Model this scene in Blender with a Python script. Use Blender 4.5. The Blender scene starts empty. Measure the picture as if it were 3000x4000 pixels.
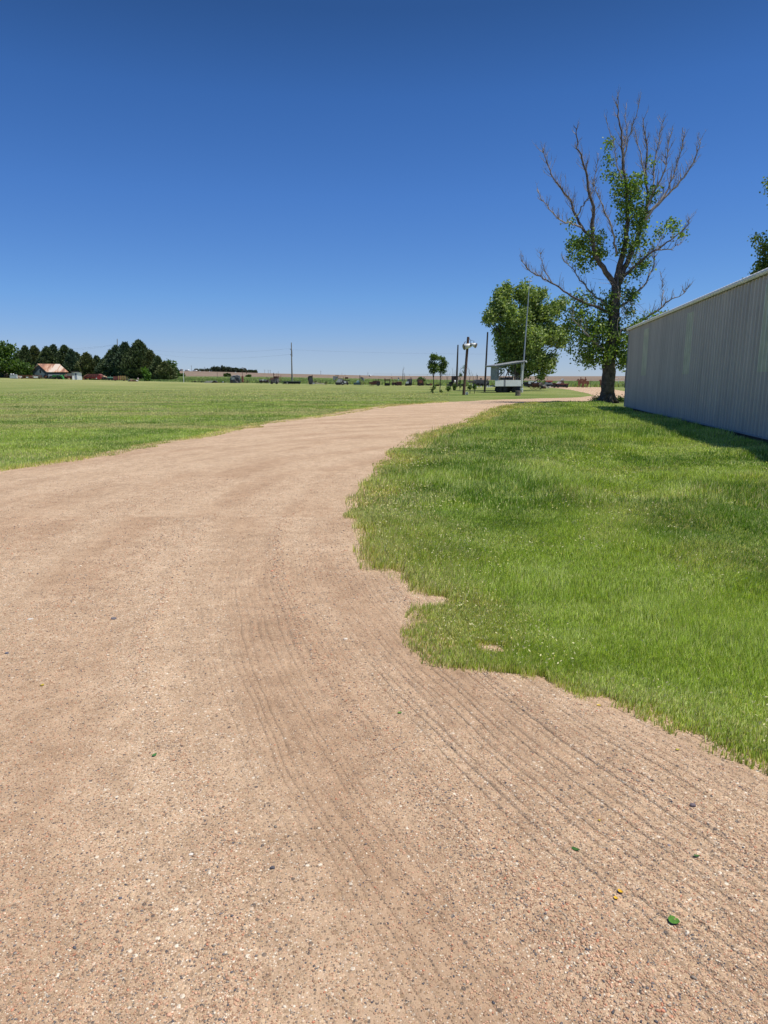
import bpy, bmesh, math, random
import numpy as np
from mathutils import Vector, Matrix
random.seed(7); RNG = np.random.default_rng(7)
R = math.radians
SC = bpy.context.scene
COL = SC.collection

# ------------------------------------------------------------------ camera
F = 2650.0; TH = math.atan(531.0/F); ST, CT = math.sin(TH), math.cos(TH); EYE = 1.6
cam_d = bpy.data.cameras.new('camera'); cam = bpy.data.objects.new('camera', cam_d); COL.objects.link(cam)
cam.location = (0, 0, EYE); cam.rotation_euler = (math.pi/2 - TH, 0, 0)
cam_d.sensor_fit = 'HORIZONTAL'; cam_d.sensor_width = 36.0; cam_d.lens = 36.0*F/3000.0
cam_d.clip_start = 0.05; cam_d.clip_end = 12000
SC.camera = cam
SC.render.resolution_x = 768; SC.render.resolution_y = 1024

# ------------------------------------------------------------------ sky, sun, exposure
SUN_EL, SUN_AZ = R(69), R(15)           # azimuth: degrees from +X towards the camera side (-Y)
sdir = Vector((math.cos(SUN_EL)*math.cos(SUN_AZ), -math.cos(SUN_EL)*math.sin(SUN_AZ), math.sin(SUN_EL)))
W = bpy.data.worlds.new('World'); SC.world = W; W.use_nodes = True
wn = W.node_tree.nodes; wl = W.node_tree.links
sky = wn.new('ShaderNodeTexSky'); sky.sky_type = 'NISHITA'; sky.sun_disc = False
sky.sun_elevation = SUN_EL; sky.sun_rotation = math.atan2(sdir.x, sdir.y)
sky.altitude = 2500; sky.air_density = 1.0; sky.dust_density = 0.35; sky.ozone_density = 3.5
# air colour by height above the horizon (deep blue overhead, dusty pale near the ground)
tcw = wn.new('ShaderNodeTexCoord'); spw = wn.new('ShaderNodeSeparateXYZ'); wl.new(tcw.outputs['Generated'], spw.inputs[0])
gr_ = wn.new('ShaderNodeValToRGB'); ge = gr_.color_ramp.elements; _g = [(0.0105, (0.585, 0.669, 0.939)), (0.0339, (0.631, 0.68, 0.904)), (0.1045, (0.551, 0.774, 1.052)), (0.2334, (0.467, 0.771, 1.157)), (0.342, (0.381, 0.698, 1.085)), (0.4258, (0.289, 0.542, 0.833)), (1.0, (0.275, 0.515, 0.791))]
for k_, (p_, c_) in enumerate(_g):
    e_ = ge[k_] if k_ < 2 else ge.new(p_)
    e_.position = p_; e_.color = (c_[0]/2, c_[1]/2, c_[2]/2, 1)
wl.new(spw.outputs[2], gr_.inputs[0])
mw = wn.new('ShaderNodeMix'); mw.data_type = 'RGBA'; mw.blend_type = 'MULTIPLY'; mw.inputs[0].default_value = 1.0
wl.new(sky.outputs[0], mw.inputs[6]); wl.new(gr_.outputs[0], mw.inputs[7]); wl.new(mw.outputs[2], wn['Background'].inputs[0])
wn['Background'].inputs[1].default_value = 0.085*2
sl = bpy.data.lights.new('sun', 'SUN'); sl.energy = 4.0; sl.angle = R(0.53); sl.color = (1.0, 0.955, 0.89)
so = bpy.data.objects.new('sun', sl); COL.objects.link(so)
so.rotation_euler = sdir.to_track_quat('Z', 'Y').to_euler()
SC.view_settings.view_transform = 'Standard'; SC.view_settings.look = 'None'
SC.view_settings.exposure = 0.35; SC.view_settings.gamma = 1.0

# ------------------------------------------------------------------ pixel <-> world helpers (photo is 3000 x 4000)
def ray(px, py):
    u, v = px-1500.0, 2000.0-py
    return Vector((u, F*CT + v*ST, -F*ST + v*CT))
def gp(px, py, z=0.0):                  # point on the flat ground plane
    d = ray(px, py); t = (z-EYE)/d.z
    return (d.x*t, d.y*t)
def at(px, py, Y):                      # point at forward distance Y
    d = ray(px, py); t = Y/d.y
    return Vector((d.x*t, Y, EYE + d.z*t))

# ------------------------------------------------------------------ numpy value noise
_perm = RNG.random((257, 257))
def vnoise(x, y, s=1.0, ox=0.0, oy=0.0):
    x = np.asarray(x)*s+ox+1000.0; y = np.asarray(y)*s+oy+1000.0
    xi = np.floor(x).astype(int); yi = np.floor(y).astype(int)
    fx = x-xi; fy = y-yi; fx = fx*fx*(3-2*fx); fy = fy*fy*(3-2*fy)
    a = _perm[xi % 256, yi % 256]; b = _perm[(xi+1) % 256, yi % 256]
    c = _perm[xi % 256, (yi+1) % 256]; d = _perm[(xi+1) % 256, (yi+1) % 256]
    return (a*(1-fx)+b*fx)*(1-fy)+(c*(1-fx)+d*fx)*fy
def fbm(x, y, s=1.0, o=4, ox=0, oy=0):
    t = 0; a = 0.5; n = 0
    for i in range(o):
        t = t + a*vnoise(x, y, s*2**i, ox+17*i, oy+31*i); n += a; a *= 0.5
    return t/n
def sstep(a, b, x):
    t = np.clip((x-a)/(b-a), 0, 1); return t*t*(3-2*t)

# ------------------------------------------------------------------ terrain height
_pc = [-1500, 0, 250, 500, 800, 1100, 1500, 1800, 2150, 2400, 4500]
_re = [230, 205, 195, 182, 160, 140, 112, 105, 100, 99, 99]
_ye = [1474, 1476, 1482, 1488, 1495, 1498.5, 1505, 1508, 1511, 1512, 1512]     # where the mown lawn ends
_yb = [1468, 1468, 1469, 1470, 1470.5, 1473, 1480, 1484.5, 1487.5, 1489, 1489]  # weeds / ploughed field
_yt = [1442, 1442, 1444, 1446.5, 1451, 1459.5, 1468, 1468.5, 1469.5, 1469.5, 1469.5]      # skyline
RB, RT = 300.0, 900.0
def colpx(x, y):
    y = np.maximum(y, 1e-3); return np.clip(1500+2702.7*np.asarray(x)/y, -1500, 4500)
def zfor(px, r, ypx):                   # height that shows at ypx
    v = 2000.0-ypx
    dz = (-F*ST+v*CT)/(F*CT+v*ST)
    return EYE + r*dz
def edge_r(px): return np.interp(px, _pc, _re)
def HZ(x, y):
    x = np.asarray(x, float); y = np.asarray(y, float)
    px = colpx(x, y); r = np.maximum(y, 0.0)
    re = edge_r(px)
    ze = zfor(px, re, np.interp(px, _pc, _ye)); zb = zfor(px, RB, np.interp(px, _pc, _yb)); zt = zfor(px, RT, np.interp(px, _pc, _yt))
    ze = np.maximum(ze, 0.0)*(1-sstep(1650, 1850, px))
    z = ze*sstep(60, re, r)
    t2 = np.clip((r-re)/(RB-re), 0, 1); z = np.where(r > re, ze+(zb-ze)*t2, z)
    t3 = np.clip((r-RB)/(RT-RB), 0, 1); z = np.where(r > RB, zb+(zt-zb)*(1-(1-t3)**1.3), z)
    t4 = np.clip((r-RT)/3000.0, 0, 1); z = np.where(r > RT, zt*(1-t4)-2.0*t4, z)
    return z
def H(x, y): return float(HZ(x, y))
def onground(px, py, Y0):
    """distance at which the ground shows at this pixel, near the estimate Y0"""
    d = ray(px, py); ys = np.linspace(Y0*0.72, Y0*1.32, 400); zr = EYE+ys*d.z/d.y; dz = zr-HZ(ys*d.x/d.y, ys)
    ys_lim = edge_r(px)+3
    k = np.where((dz <= 0.0) & (ys < ys_lim))[0]
    return float(ys[k[0]]) if len(k) and k[0] > 0 else Y0

# ------------------------------------------------------------------ materials
MATS = {}
def nodes(m):
    m.use_nodes = True; nt = m.node_tree; return nt.nodes, nt.links, nt.nodes['Principled BSDF']
def rgba(c): return (c[0], c[1], c[2], 1)
def ramp(n, stops):
    r = n.new('ShaderNodeValToRGB'); e = r.color_ramp.elements
    e[0].position = stops[0][0]; e[0].color = rgba(stops[0][1]); e[1].position = stops[1][0]; e[1].color = rgba(stops[1][1])
    for p, c in stops[2:]:
        q = e.new(p); q.color = rgba(c)
    return r
def objco(n, l, scale=(1, 1, 1)):
    g = n.new('ShaderNodeNewGeometry'); mp = n.new('ShaderNodeMapping'); mp.inputs['Scale'].default_value = scale
    l.new(g.outputs['Position'], mp.inputs['Vector']); return mp
def noise(n, l, co, s, det=4, rough=0.55):
    t = n.new('ShaderNodeTexNoise'); t.inputs['Scale'].default_value = s; t.inputs['Detail'].default_value = det
    t.inputs['Roughness'].default_value = rough; l.new(co.outputs[0], t.inputs['Vector']); return t
def mix(n, l, fac, a, b, typ='MIX'):
    m = n.new('ShaderNodeMix'); m.data_type = 'RGBA'; m.blend_type = typ
    for s, v in ((m.inputs[0], fac), (m.inputs[6], a), (m.inputs[7], b)):
        if hasattr(v, 'is_output') or isinstance(v, bpy.types.NodeSocket): l.new(v, s)
        elif isinstance(v, (int, float)): s.default_value = v
        else: s.default_value = rgba(v)
    return m.outputs[2]
def math_(n, l, op, a, b=None):
    m = n.new('ShaderNodeMath'); m.operation = op
    for i, v in enumerate((a, b)):
        if v is None: continue
        if isinstance(v, bpy.types.NodeSocket): l.new(v, m.inputs[i])
        else: m.inputs[i].default_value = v
    return m.outputs[0]
def bump(n, l, b, h, dist, strength=1.0):
    bn = n.new('ShaderNodeBump'); bn.inputs['Distance'].default_value = dist; bn.inputs['Strength'].default_value = strength
    l.new(h, bn.inputs['Height']); l.new(bn.outputs[0], b.inputs['Normal']); return bn
def M(name, c, rough=0.7, var=0.25, c2=None, scale=3.0, metal=0.0):
    """weathered paint / wood / iron: colour broken by noise"""
    if name in MATS: return MATS[name]
    m = bpy.data.materials.new(name); n, l, b = nodes(m)
    co = objco(n, l); t = noise(n, l, co, scale, 6, 0.65)
    c2 = c2 or tuple(x*(1-var) for x in c); lo = tuple(min(1, x*(1+var*0.6)) for x in c)
    rp = ramp(n, [(0.35, c2), (0.62, lo)]); l.new(t.outputs[0], rp.inputs[0]); l.new(rp.outputs[0], b.inputs['Base Color'])
    b.inputs['Roughness'].default_value = rough; b.inputs['Metallic'].default_value = metal
    MATS[name] = m; return m
def tintmat(name, rough=0.6, transl=0.35, spec=0.3):
    m = bpy.data.materials.new(name); n, l, b = nodes(m)
    a = n.new('ShaderNodeAttribute'); a.attribute_name = 'tint'
    l.new(a.outputs['Color'], b.inputs['Base Color']); b.inputs['Roughness'].default_value = rough
    b.inputs['Specular IOR Level'].default_value = spec
    if transl:
        tr = n.new('ShaderNodeBsdfTranslucent'); mx = n.new('ShaderNodeMixShader'); mx.inputs[0].default_value = transl
        l.new(mix(n, l, 1.0, a.outputs['Color'], (1.25, 1.3, 0.55), 'MULTIPLY'), tr.inputs[0])
        l.new(b.outputs[0], mx.inputs[1]); l.new(tr.outputs[0], mx.inputs[2]); l.new(mx.outputs[0], n['Material Output'].inputs[0])
    return m
LEAF = tintmat('leaf', 0.5, 0.4, 0.4); BLADE = tintmat('blade', 0.5, 0.42, 0.35); STONE = tintmat('pebble', 0.8, 0, 0.25)
NEEDLE = tintmat('needle', 0.7, 0.12, 0.2)

# ------------------------------------------------------------------ mesh helpers
def link(o, parent=None):
    COL.objects.link(o)
    if parent is not None: o.parent = parent
    return o
def np_mesh(name, V, T, tint=None, mat=None, parent=None, k=3, smooth=False):
    me = bpy.data.meshes.new(name); V = np.ascontiguousarray(V, np.float32); T = np.ascontiguousarray(T, np.int32)
    me.vertices.add(len(V)); me.vertices.foreach_set('co', V.ravel())
    me.loops.add(T.size); me.loops.foreach_set('vertex_index', T.ravel())
    me.polygons.add(len(T)); me.polygons.foreach_set('loop_start', np.arange(0, T.size, k, dtype=np.int32))
    if smooth: me.polygons.foreach_set('use_smooth', np.ones(len(T), bool))
    me.update(calc_edges=True)
    if tint is not None:
        a = me.attributes.new('tint', 'FLOAT_COLOR', 'POINT')
        C = np.ones((len(V), 4), np.float32); C[:, :3] = tint; a.data.foreach_set('color', C.ravel())
    o = bpy.data.objects.new(name, me)
    if mat: me.materials.append(mat)
    return link(o, parent)
def bm_obj(name, bm, mat, parent=None, smooth=False):
    me = bpy.data.meshes.new(name)
    bmesh.ops.recalc_face_normals(bm, faces=bm.faces); bm.to_mesh(me); bm.free()
    if smooth:
        for p in me.polygons: p.use_smooth = True
    me.materials.append(mat)
    return link(bpy.data.objects.new(name, me), parent)
def struct(o): o['kind'] = 'structure'; return o
def stuff(o, label, cat): o['kind'] = 'stuff'; o['label'] = label; o['category'] = cat; return o
def tag(o, label, cat, group=None):
    o['label'] = label; o['category'] = cat
    if group: o['group'] = group
    return o
def thing(name, label, cat, loc, rz=0.0, group=None):
    o = bpy.data.objects.new(name, None); o.empty_display_size = 0.3; link(o)
    o.location = loc; o.rotation_euler = (0, 0, rz); return tag(o, label, cat, group)

def add_box(bm, x0, x1, y0, y1, z0, z1, mtx=None):
    vs = [bm.verts.new((x, y, z)) for z in (z0, z1) for (x, y) in ((x0, y0), (x1, y0), (x1, y1), (x0, y1))]
    if mtx is not None:
        for v in vs: v.co = mtx @ v.co
    for f in ((0, 1, 2, 3), (7, 6, 5, 4), (0, 4, 5, 1), (1, 5, 6, 2), (2, 6, 7, 3), (3, 7, 4, 0)): bm.faces.new([vs[i] for i in f])
def add_tube(bm, pts, rad, n=6, cap=True):
    pts = [Vector(p) for p in pts]; rings = []
    prev = None
    for i, p in enumerate(pts):
        d = (pts[min(i+1, len(pts)-1)]-pts[max(i-1, 0)])
        if d.length < 1e-6: d = Vector((0, 0, 1))
        d.normalize()
        if prev is None:
            a = d.orthogonal().normalized()
        else:
            a = (prev - d*prev.dot(d))
            a = a.normalized() if a.length > 1e-5 else d.orthogonal().normalized()
        prev = a; b = d.cross(a); r = rad[i] if isinstance(rad, (list, tuple)) else rad
        rings.append([bm.verts.new(p+(a*math.cos(2*math.pi*k/n)+b*math.sin(2*math.pi*k/n))*r) for k in range(n)])
    for i in range(len(rings)-1):
        for k in range(n): bm.faces.new((rings[i][k], rings[i][(k+1) % n], rings[i+1][(k+1) % n], rings[i+1][k]))
    if cap:
        bm.faces.new(rings[0][::-1]); bm.faces.new(rings[-1])
def add_prism(bm, poly, y0, y1):        # poly in (x, z)
    a = [bm.verts.new((x, y0, z)) for x, z in poly]; b = [bm.verts.new((x, y1, z)) for x, z in poly]
    bm.faces.new(a); bm.faces.new(b[::-1]); n = len(poly)
    for i in range(n): bm.faces.new((a[i], b[i], b[(i+1) % n], a[(i+1) % n]))
def add_sphere(bm, c, r, sub=2):
    g = bmesh.ops.create_icosphere(bm, subdivisions=sub, radius=1.0)
    for v in g['verts']: v.co = Vector((v.co.x*r[0], v.co.y*r[1], v.co.z*r[2]))+Vector(c)
def add_wheel(bm, cx, cz, r, y, w, spokes=0):
    n = 20
    if not spokes:
        ring = [(cx+r*math.cos(2*math.pi*k/n), cz+r*math.sin(2*math.pi*k/n)) for k in range(n)]
        add_prism(bm, ring, y-w/2, y+w/2); return
    ri = r*0.86
    for (ra, rb) in ((ri, r),):
        vs = []
        for yy in (y-w/2, y+w/2):
            vs.append([[bm.verts.new((cx+q*math.cos(2*math.pi*k/n), yy, cz+q*math.sin(2*math.pi*k/n))) for k in range(n)] for q in (ra, rb)])
        for k in range(n):
            j = (k+1) % n
            bm.faces.new((vs[0][0][k], vs[0][0][j], vs[0][1][j], vs[0][1][k])); bm.faces.new((vs[1][0][k], vs[1][1][k], vs[1][1][j], vs[1][0][j]))
            bm.faces.new((vs[0][1][k], vs[0][1][j], vs[1][1][j], vs[1][1][k])); bm.faces.new((vs[0][0][k], vs[1][0][k], vs[1][0][j], vs[0][0][j]))
    for k in range(spokes):
        a = math.pi*k/spokes
        add_tube(bm, [(cx-ri*math.cos(a), y, cz-ri*math.sin(a)), (cx+ri*math.cos(a), y, cz+ri*math.sin(a))], r*0.035, 4)
    add_tube(bm, [(cx, y-w*0.7, cz), (cx, y+w*0.7, cz)], r*0.14, 8)

class Th:
    """a thing whose parts are given in photo pixels, turned into metres at its own distance Y; depths are in metres"""
    def __init__(s, name, label, cat, bx, by, Y, yaw=0.0, group=None, flat=False):
        Y = onground(bx, by, Y); s.bx, s.by, s.Y = bx, by, Y; s.sx = Y/2702.7; s.sz = Y/2755.0
        p = at(bx, by, Y); s.o = thing(name, label, cat, (p.x, Y, H(p.x, Y)), R(yaw), group)
    def X(s, x): return (x-s.bx)*s.sx
    def Z(s, y): return max((s.by-y)*s.sz, -0.02)
    def part(s, name, mat, *prims, parent=None, smooth=False, label=None):
        bm = bmesh.new()
        for p in prims:
            k = p[0]
            if k == 'b': add_box(bm, s.X(p[1]), s.X(p[2]), p[5], p[6], s.Z(p[4]), s.Z(p[3]))
            elif k == 'p': add_prism(bm, [(s.X(x), s.Z(y)) for x, y in p[1]], p[2], p[3])
            elif k == 'l':
                d2 = p[7] if len(p) > 7 else p[6]
                add_tube(bm, [(s.X(p[1]), p[6], s.Z(p[2])), (s.X(p[3]), d2, s.Z(p[4]))], max(0.015, p[5]*s.sx/2), 6)
            elif k == 'w': add_wheel(bm, s.X(p[1]), s.Z(p[2]), p[3]*s.sx, p[4], p[5], p[6] if len(p) > 6 else 0)
            elif k == 'c': add_tube(bm, [(s.X(p[1]), p[5], s.Z(p[3])), (s.X(p[2]), p[5], s.Z(p[3]))], p[4]*s.sx, 14)
            elif k == 'v': add_tube(bm, [(s.X(p[1]), p[5], s.Z(p[3])), (s.X(p[1]), p[5], s.Z(p[2]))], p[4]*s.sx, 12)
            elif k == 's': add_sphere(bm, (s.X(p[1]), p[5], s.Z(p[2])), (p[3]*s.sx, p[3]*s.sx, p[4]*s.sz))
        o = bm_obj(name, bm, mat, parent or s.o, smooth)
        if label: o['label'] = label
        return o

# ================================================================== GROUND
LAWN_C = dict(name='lawn')
def lawn_material():
    m = bpy.data.materials.new('lawn_turf'); n, l, b = nodes(m)
    co = objco(n, l); big = noise(n, l, co, 0.13, 5, 0.6)
    band = objco(n, l, (0.05, 0.45, 1)); bn = noise(n, l, band, 1.0, 4, 0.6)
    fine = noise(n, l, co, 9.0, 5, 0.75)
    thin = noise(n, l, objco(n, l, (0.10, 1.5, 1)), 1.0, 4, 0.65)
    s = math_(n, l, 'ADD', math_(n, l, 'MULTIPLY', big.outputs[0], 0.3), math_(n, l, 'ADD', math_(n, l, 'MULTIPLY', bn.outputs[0], 0.4), math_(n, l, 'MULTIPLY', thin.outputs[0], 0.3)))
    rp = ramp(n, [(0.40, (0.08, 0.135, 0.025)), (0.48, (0.14, 0.19, 0.045)), (0.55, (0.21, 0.235, 0.075)), (0.63, (0.33, 0.31, 0.13))]); l.new(s, rp.inputs[0])
    # drier towards the far edge of the lawn
    g = n.new('ShaderNodeNewGeometry'); sp = n.new('ShaderNodeSeparateXYZ'); l.new(g.outputs['Position'], sp.inputs[0])
    mr = n.new('ShaderNodeMapRange'); mr.inputs[1].default_value = 40; mr.inputs[2].default_value = 150; l.new(sp.outputs[1], mr.inputs[0]); mr.inputs[4].default_value = 0.6
    dry = ramp(n, [(0.40, (0.19, 0.235, 0.075)), (0.49, (0.31, 0.315, 0.12)), (0.58, (0.47, 0.42, 0.20))]); l.new(math_(n, l, 'ADD', math_(n, l, 'MULTIPLY', bn.outputs[0], 0.55), math_(n, l, 'MULTIPLY', thin.outputs[0], 0.45)), dry.inputs[0])
    c = mix(n, l, mr.outputs[0], rp.outputs[0], dry.outputs[0])
    fr = ramp(n, [(0.3, (0.62, 0.62, 0.62)), (0.68, (1.3, 1.3, 1.3))]); l.new(fine.outputs[0], fr.inputs[0])
    c = mix(n, l, 1.0, c, fr.outputs[0], 'MULTIPLY')
    l.new(c, b.inputs['Base Color']); b.inputs['Roughness'].default_value = 0.95; b.inputs['Specular IOR Level'].default_value = 0.1
    bump(n, l, b, fine.outputs[0], 0.05, 0.8)
    return m
def weeds_material():
    m = bpy.data.materials.new('weeds'); n, l, b = nodes(m)
    co = objco(n, l); t = noise(n, l, co, 0.12, 6, 0.7); f = noise(n, l, co, 1.6, 4, 0.7)
    rp = ramp(n, [(0.35, (0.12, 0.18, 0.06)), (0.52, (0.19, 0.25, 0.09)), (0.65, (0.29, 0.31, 0.13))]); l.new(math_(n, l, 'ADD', math_(n, l, 'MULTIPLY', t.outputs[0], 0.6), math_(n, l, 'MULTIPLY', f.outputs[0], 0.4)), rp.inputs[0])
    l.new(rp.outputs[0], b.inputs['Base Color']); b.inputs['Roughness'].default_value = 1; bump(n, l, b, f.outputs[0], 0.5); return m
def plough_material():
    m = bpy.data.materials.new('ploughed_soil'); n, l, b = nodes(m)
    co = objco(n, l, (0.02, 0.006, 1)); t = noise(n, l, co, 1.0, 5, 0.6); c2 = objco(n, l, (0.6, 0.05, 1)); f = noise(n, l, c2, 1.0, 3, 0.6)
    rp = ramp(n, [(0.4, (0.17, 0.12, 0.078)), (0.6, (0.24, 0.175, 0.115))]); l.new(math_(n, l, 'ADD', math_(n, l, 'MULTIPLY', t.outputs[0], 0.5), math_(n, l, 'MULTIPLY', f.outputs[0], 0.5)), rp.inputs[0])
    l.new(rp.outputs[0], b.inputs['Base Color']); b.inputs['Roughness'].default_value = 1; return m
def rect_sheet(name, tx, rr, mat):
    """tx: tangent columns x/y ; rr: function col -> list of distances"""
    V = []; nx = len(tx); ny = None
    for t in tx:
        rs = rr(t); ny = len(rs)
        for r in rs: V.append((t*r, r))
    V = np.array(V); z = HZ(V[:, 0], V[:, 1])
    P = np.c_[V, z]; i, j = np.meshgrid(np.arange(nx-1), np.arange(ny-1), indexing='ij'); a = (i*ny+j).ravel()
    return struct(np_mesh(name, P, np.c_[a, a+ny, a+ny+1, a+1], mat=mat, k=4, smooth=True))
tcols = np.concatenate([np.linspace(-6, -0.75, 30), np.linspace(-0.7, 0.7, 160), np.linspace(0.75, 6, 30)])
def pxt(t): return float(np.clip(1500+2702.7*t, -1500, 4500))
lawn = rect_sheet('ground', tcols, lambda t: np.concatenate([np.geomspace(0.6, 60, 30), np.linspace(62, edge_r(pxt(t)), 24)]), lawn_material())
back = bmesh.new()
vs = [back.verts.new(p) for p in ((-3.6, .6, 0), (3.6, .6, 0), (60, -60, 0), (-60, -60, 0))]; back.faces.new(vs)
lawn_b = struct(bm_obj('ground_behind_viewer', back, lawn.data.materials[0]))
meadow = rect_sheet('meadow', tcols, lambda t: np.linspace(edge_r(pxt(t)), RB, 14), weeds_material())
field = rect_sheet('field', tcols, lambda t: np.concatenate([np.linspace(RB, RT, 30), np.geomspace(RT+50, 9000, 14)]), plough_material())

# ---------------- gravel road, main sweep: rows at constant distance, real relief
left_px = [(0, 1853), (181, 1826), (350, 1800), (524, 1766), (723, 1727), (868, 1700), (1085, 1654), (1302, 1627), (1501, 1593), (1620, 1582), (1760, 1571)]
right_px = [(3000, 3040), (2965, 3020), (2803, 2965), (2620, 2875), (2440, 2790), (2260, 2745), (2080, 2705), (2010, 2655), (1880, 2648), (1700, 2613), (1636, 2531), (1618, 2441), (1640, 2400), (1700, 2372), (1627, 2335),
            (1573, 2287), (1446, 2233), (1419, 2170), (1401, 2098), (1369, 2025), (1378, 1971), (1428, 1899), (1483, 1826), (1537, 1763), (1627, 1709), (1736, 1672), (1808, 1654), (1900, 1608), (1936, 1597), (1972, 1587), (2045, 1578), (2153, 1571)]
LP = np.array([gp(*p) for p in left_px]); RP = np.array([gp(*p) for p in right_px])
LP = np.vstack([[-60, LP[0, 1]-8.0], [-24, LP[0, 1]-2.6], LP]); RP = np.vstack([[9, -2.0], [3.6, 1.2], [2.2, 1.95], RP])
YF = gp(1760, 1571)[1]
def wob(y, k): return (fbm(y, y*0+k, 1.3, 4)-0.5)*0.30*np.clip(np.asarray(y)/6, 0.35, 2.2)
def xl(y):
    y = np.asarray(y, float); return np.interp(y, LP[:, 1], LP[:, 0], left=-60)+wob(y, 3.0)
def xr(y):
    y = np.asarray(y, float); return np.interp(y, RP[:, 1], RP[:, 0], left=30)+wob(y, 9.0)*0.7
CXR, CYR = 11.0, 7.6
def relief(x, y):
    r = np.hypot(x-CXR, y-CYR); th = np.arctan2(y-CYR, x-CXR)*12
    near = 1-sstep(5, 11, y); nt_ = 1-sstep(3.2, 6.5, y); amp_ = 0.25+1.1*vnoise(r, r*0+3, 17.2)*fbm(r, th, 2.3, 2, 60, 6)*1.4
    w = fbm(r, th, 1.1, 3, 5, 5)                          # which bands carry tread
    band = sstep(0.46, 0.58, fbm(r, th*0.25, 1.6, 2, 40, 3))
    jit = (fbm(r, th, 0.9, 3, 77)-0.5)*0.05
    tread = (0.5+0.5*np.cos((r+jit)*2*np.pi/0.058))**2
    z = 0.008*tread*(0.2+0.8*band)*sstep(-2.4, 0.5, x+0.55*(y-2.3))*nt_*amp_*(0.3+1.2*fbm(x, y, 7, 3))
    wind = np.exp(-((r-12.05-(fbm(th, r*0, 0.7, 3)-.5)*.3)/0.085)**2)+0.7*np.exp(-((r-11.25-(fbm(th, r*0, 0.9, 3, 8)-.5)*.25)/0.06)**2)+0.6*np.exp(-((r-12.9-(fbm(th, r*0, 0.8, 3, 28)-.5)*.3)/0.07)**2)
    z += 0.012*wind*near
    z += 0.012*(fbm(r, th, 0.8, 3, 9)-0.5)+0.010*(fbm(x, y, 2.2, 4)-0.5)
    z += 0.004*(fbm(x, y, 22, 3)-0.5)
    return z, wind*near, band
rows = np.concatenate([np.linspace(-2.0, 1.0, 8), np.geomspace(1.04, YF, 620)]); nc = 600
u = np.linspace(0, 1, nc)
GX = np.zeros((len(rows), nc)); GY = np.repeat(rows[:, None], nc, 1)
for i, y in enumerate(rows):
    a, b_ = float(xl(y))-0.30-0.02*abs(y), float(xr(y))+0.30+0.02*abs(y)+(0.15 if y < 5.5 else 0.0); vis = 0.62*max(y, 0.8)+1.2
    ia, ib = max(a, -vis), min(b_, vis)
    if ia > ib: ia, ib = a, b_
    cols = np.interp(u, [0, .03, .97, 1], [a, ia, ib, b_]) if (a < ia-1e-4 or b_ > ib+1e-4) else np.linspace(a, b_, nc)
    GX[i] = cols
zz, windr, bandr = relief(GX, GY)
edge = np.minimum(GX-GX[:, :1], GX[:, -1:]-GX); fall = sstep(0.0, 0.45, edge)
zz = 0.024+zz*fall-0.019*(1-fall)
P = np.c_[GX.ravel(), GY.ravel(), zz.ravel()]
i, j = np.meshgrid(np.arange(len(rows)-1), np.arange(nc-1), indexing='ij'); a = (i*nc+j).ravel()
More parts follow.
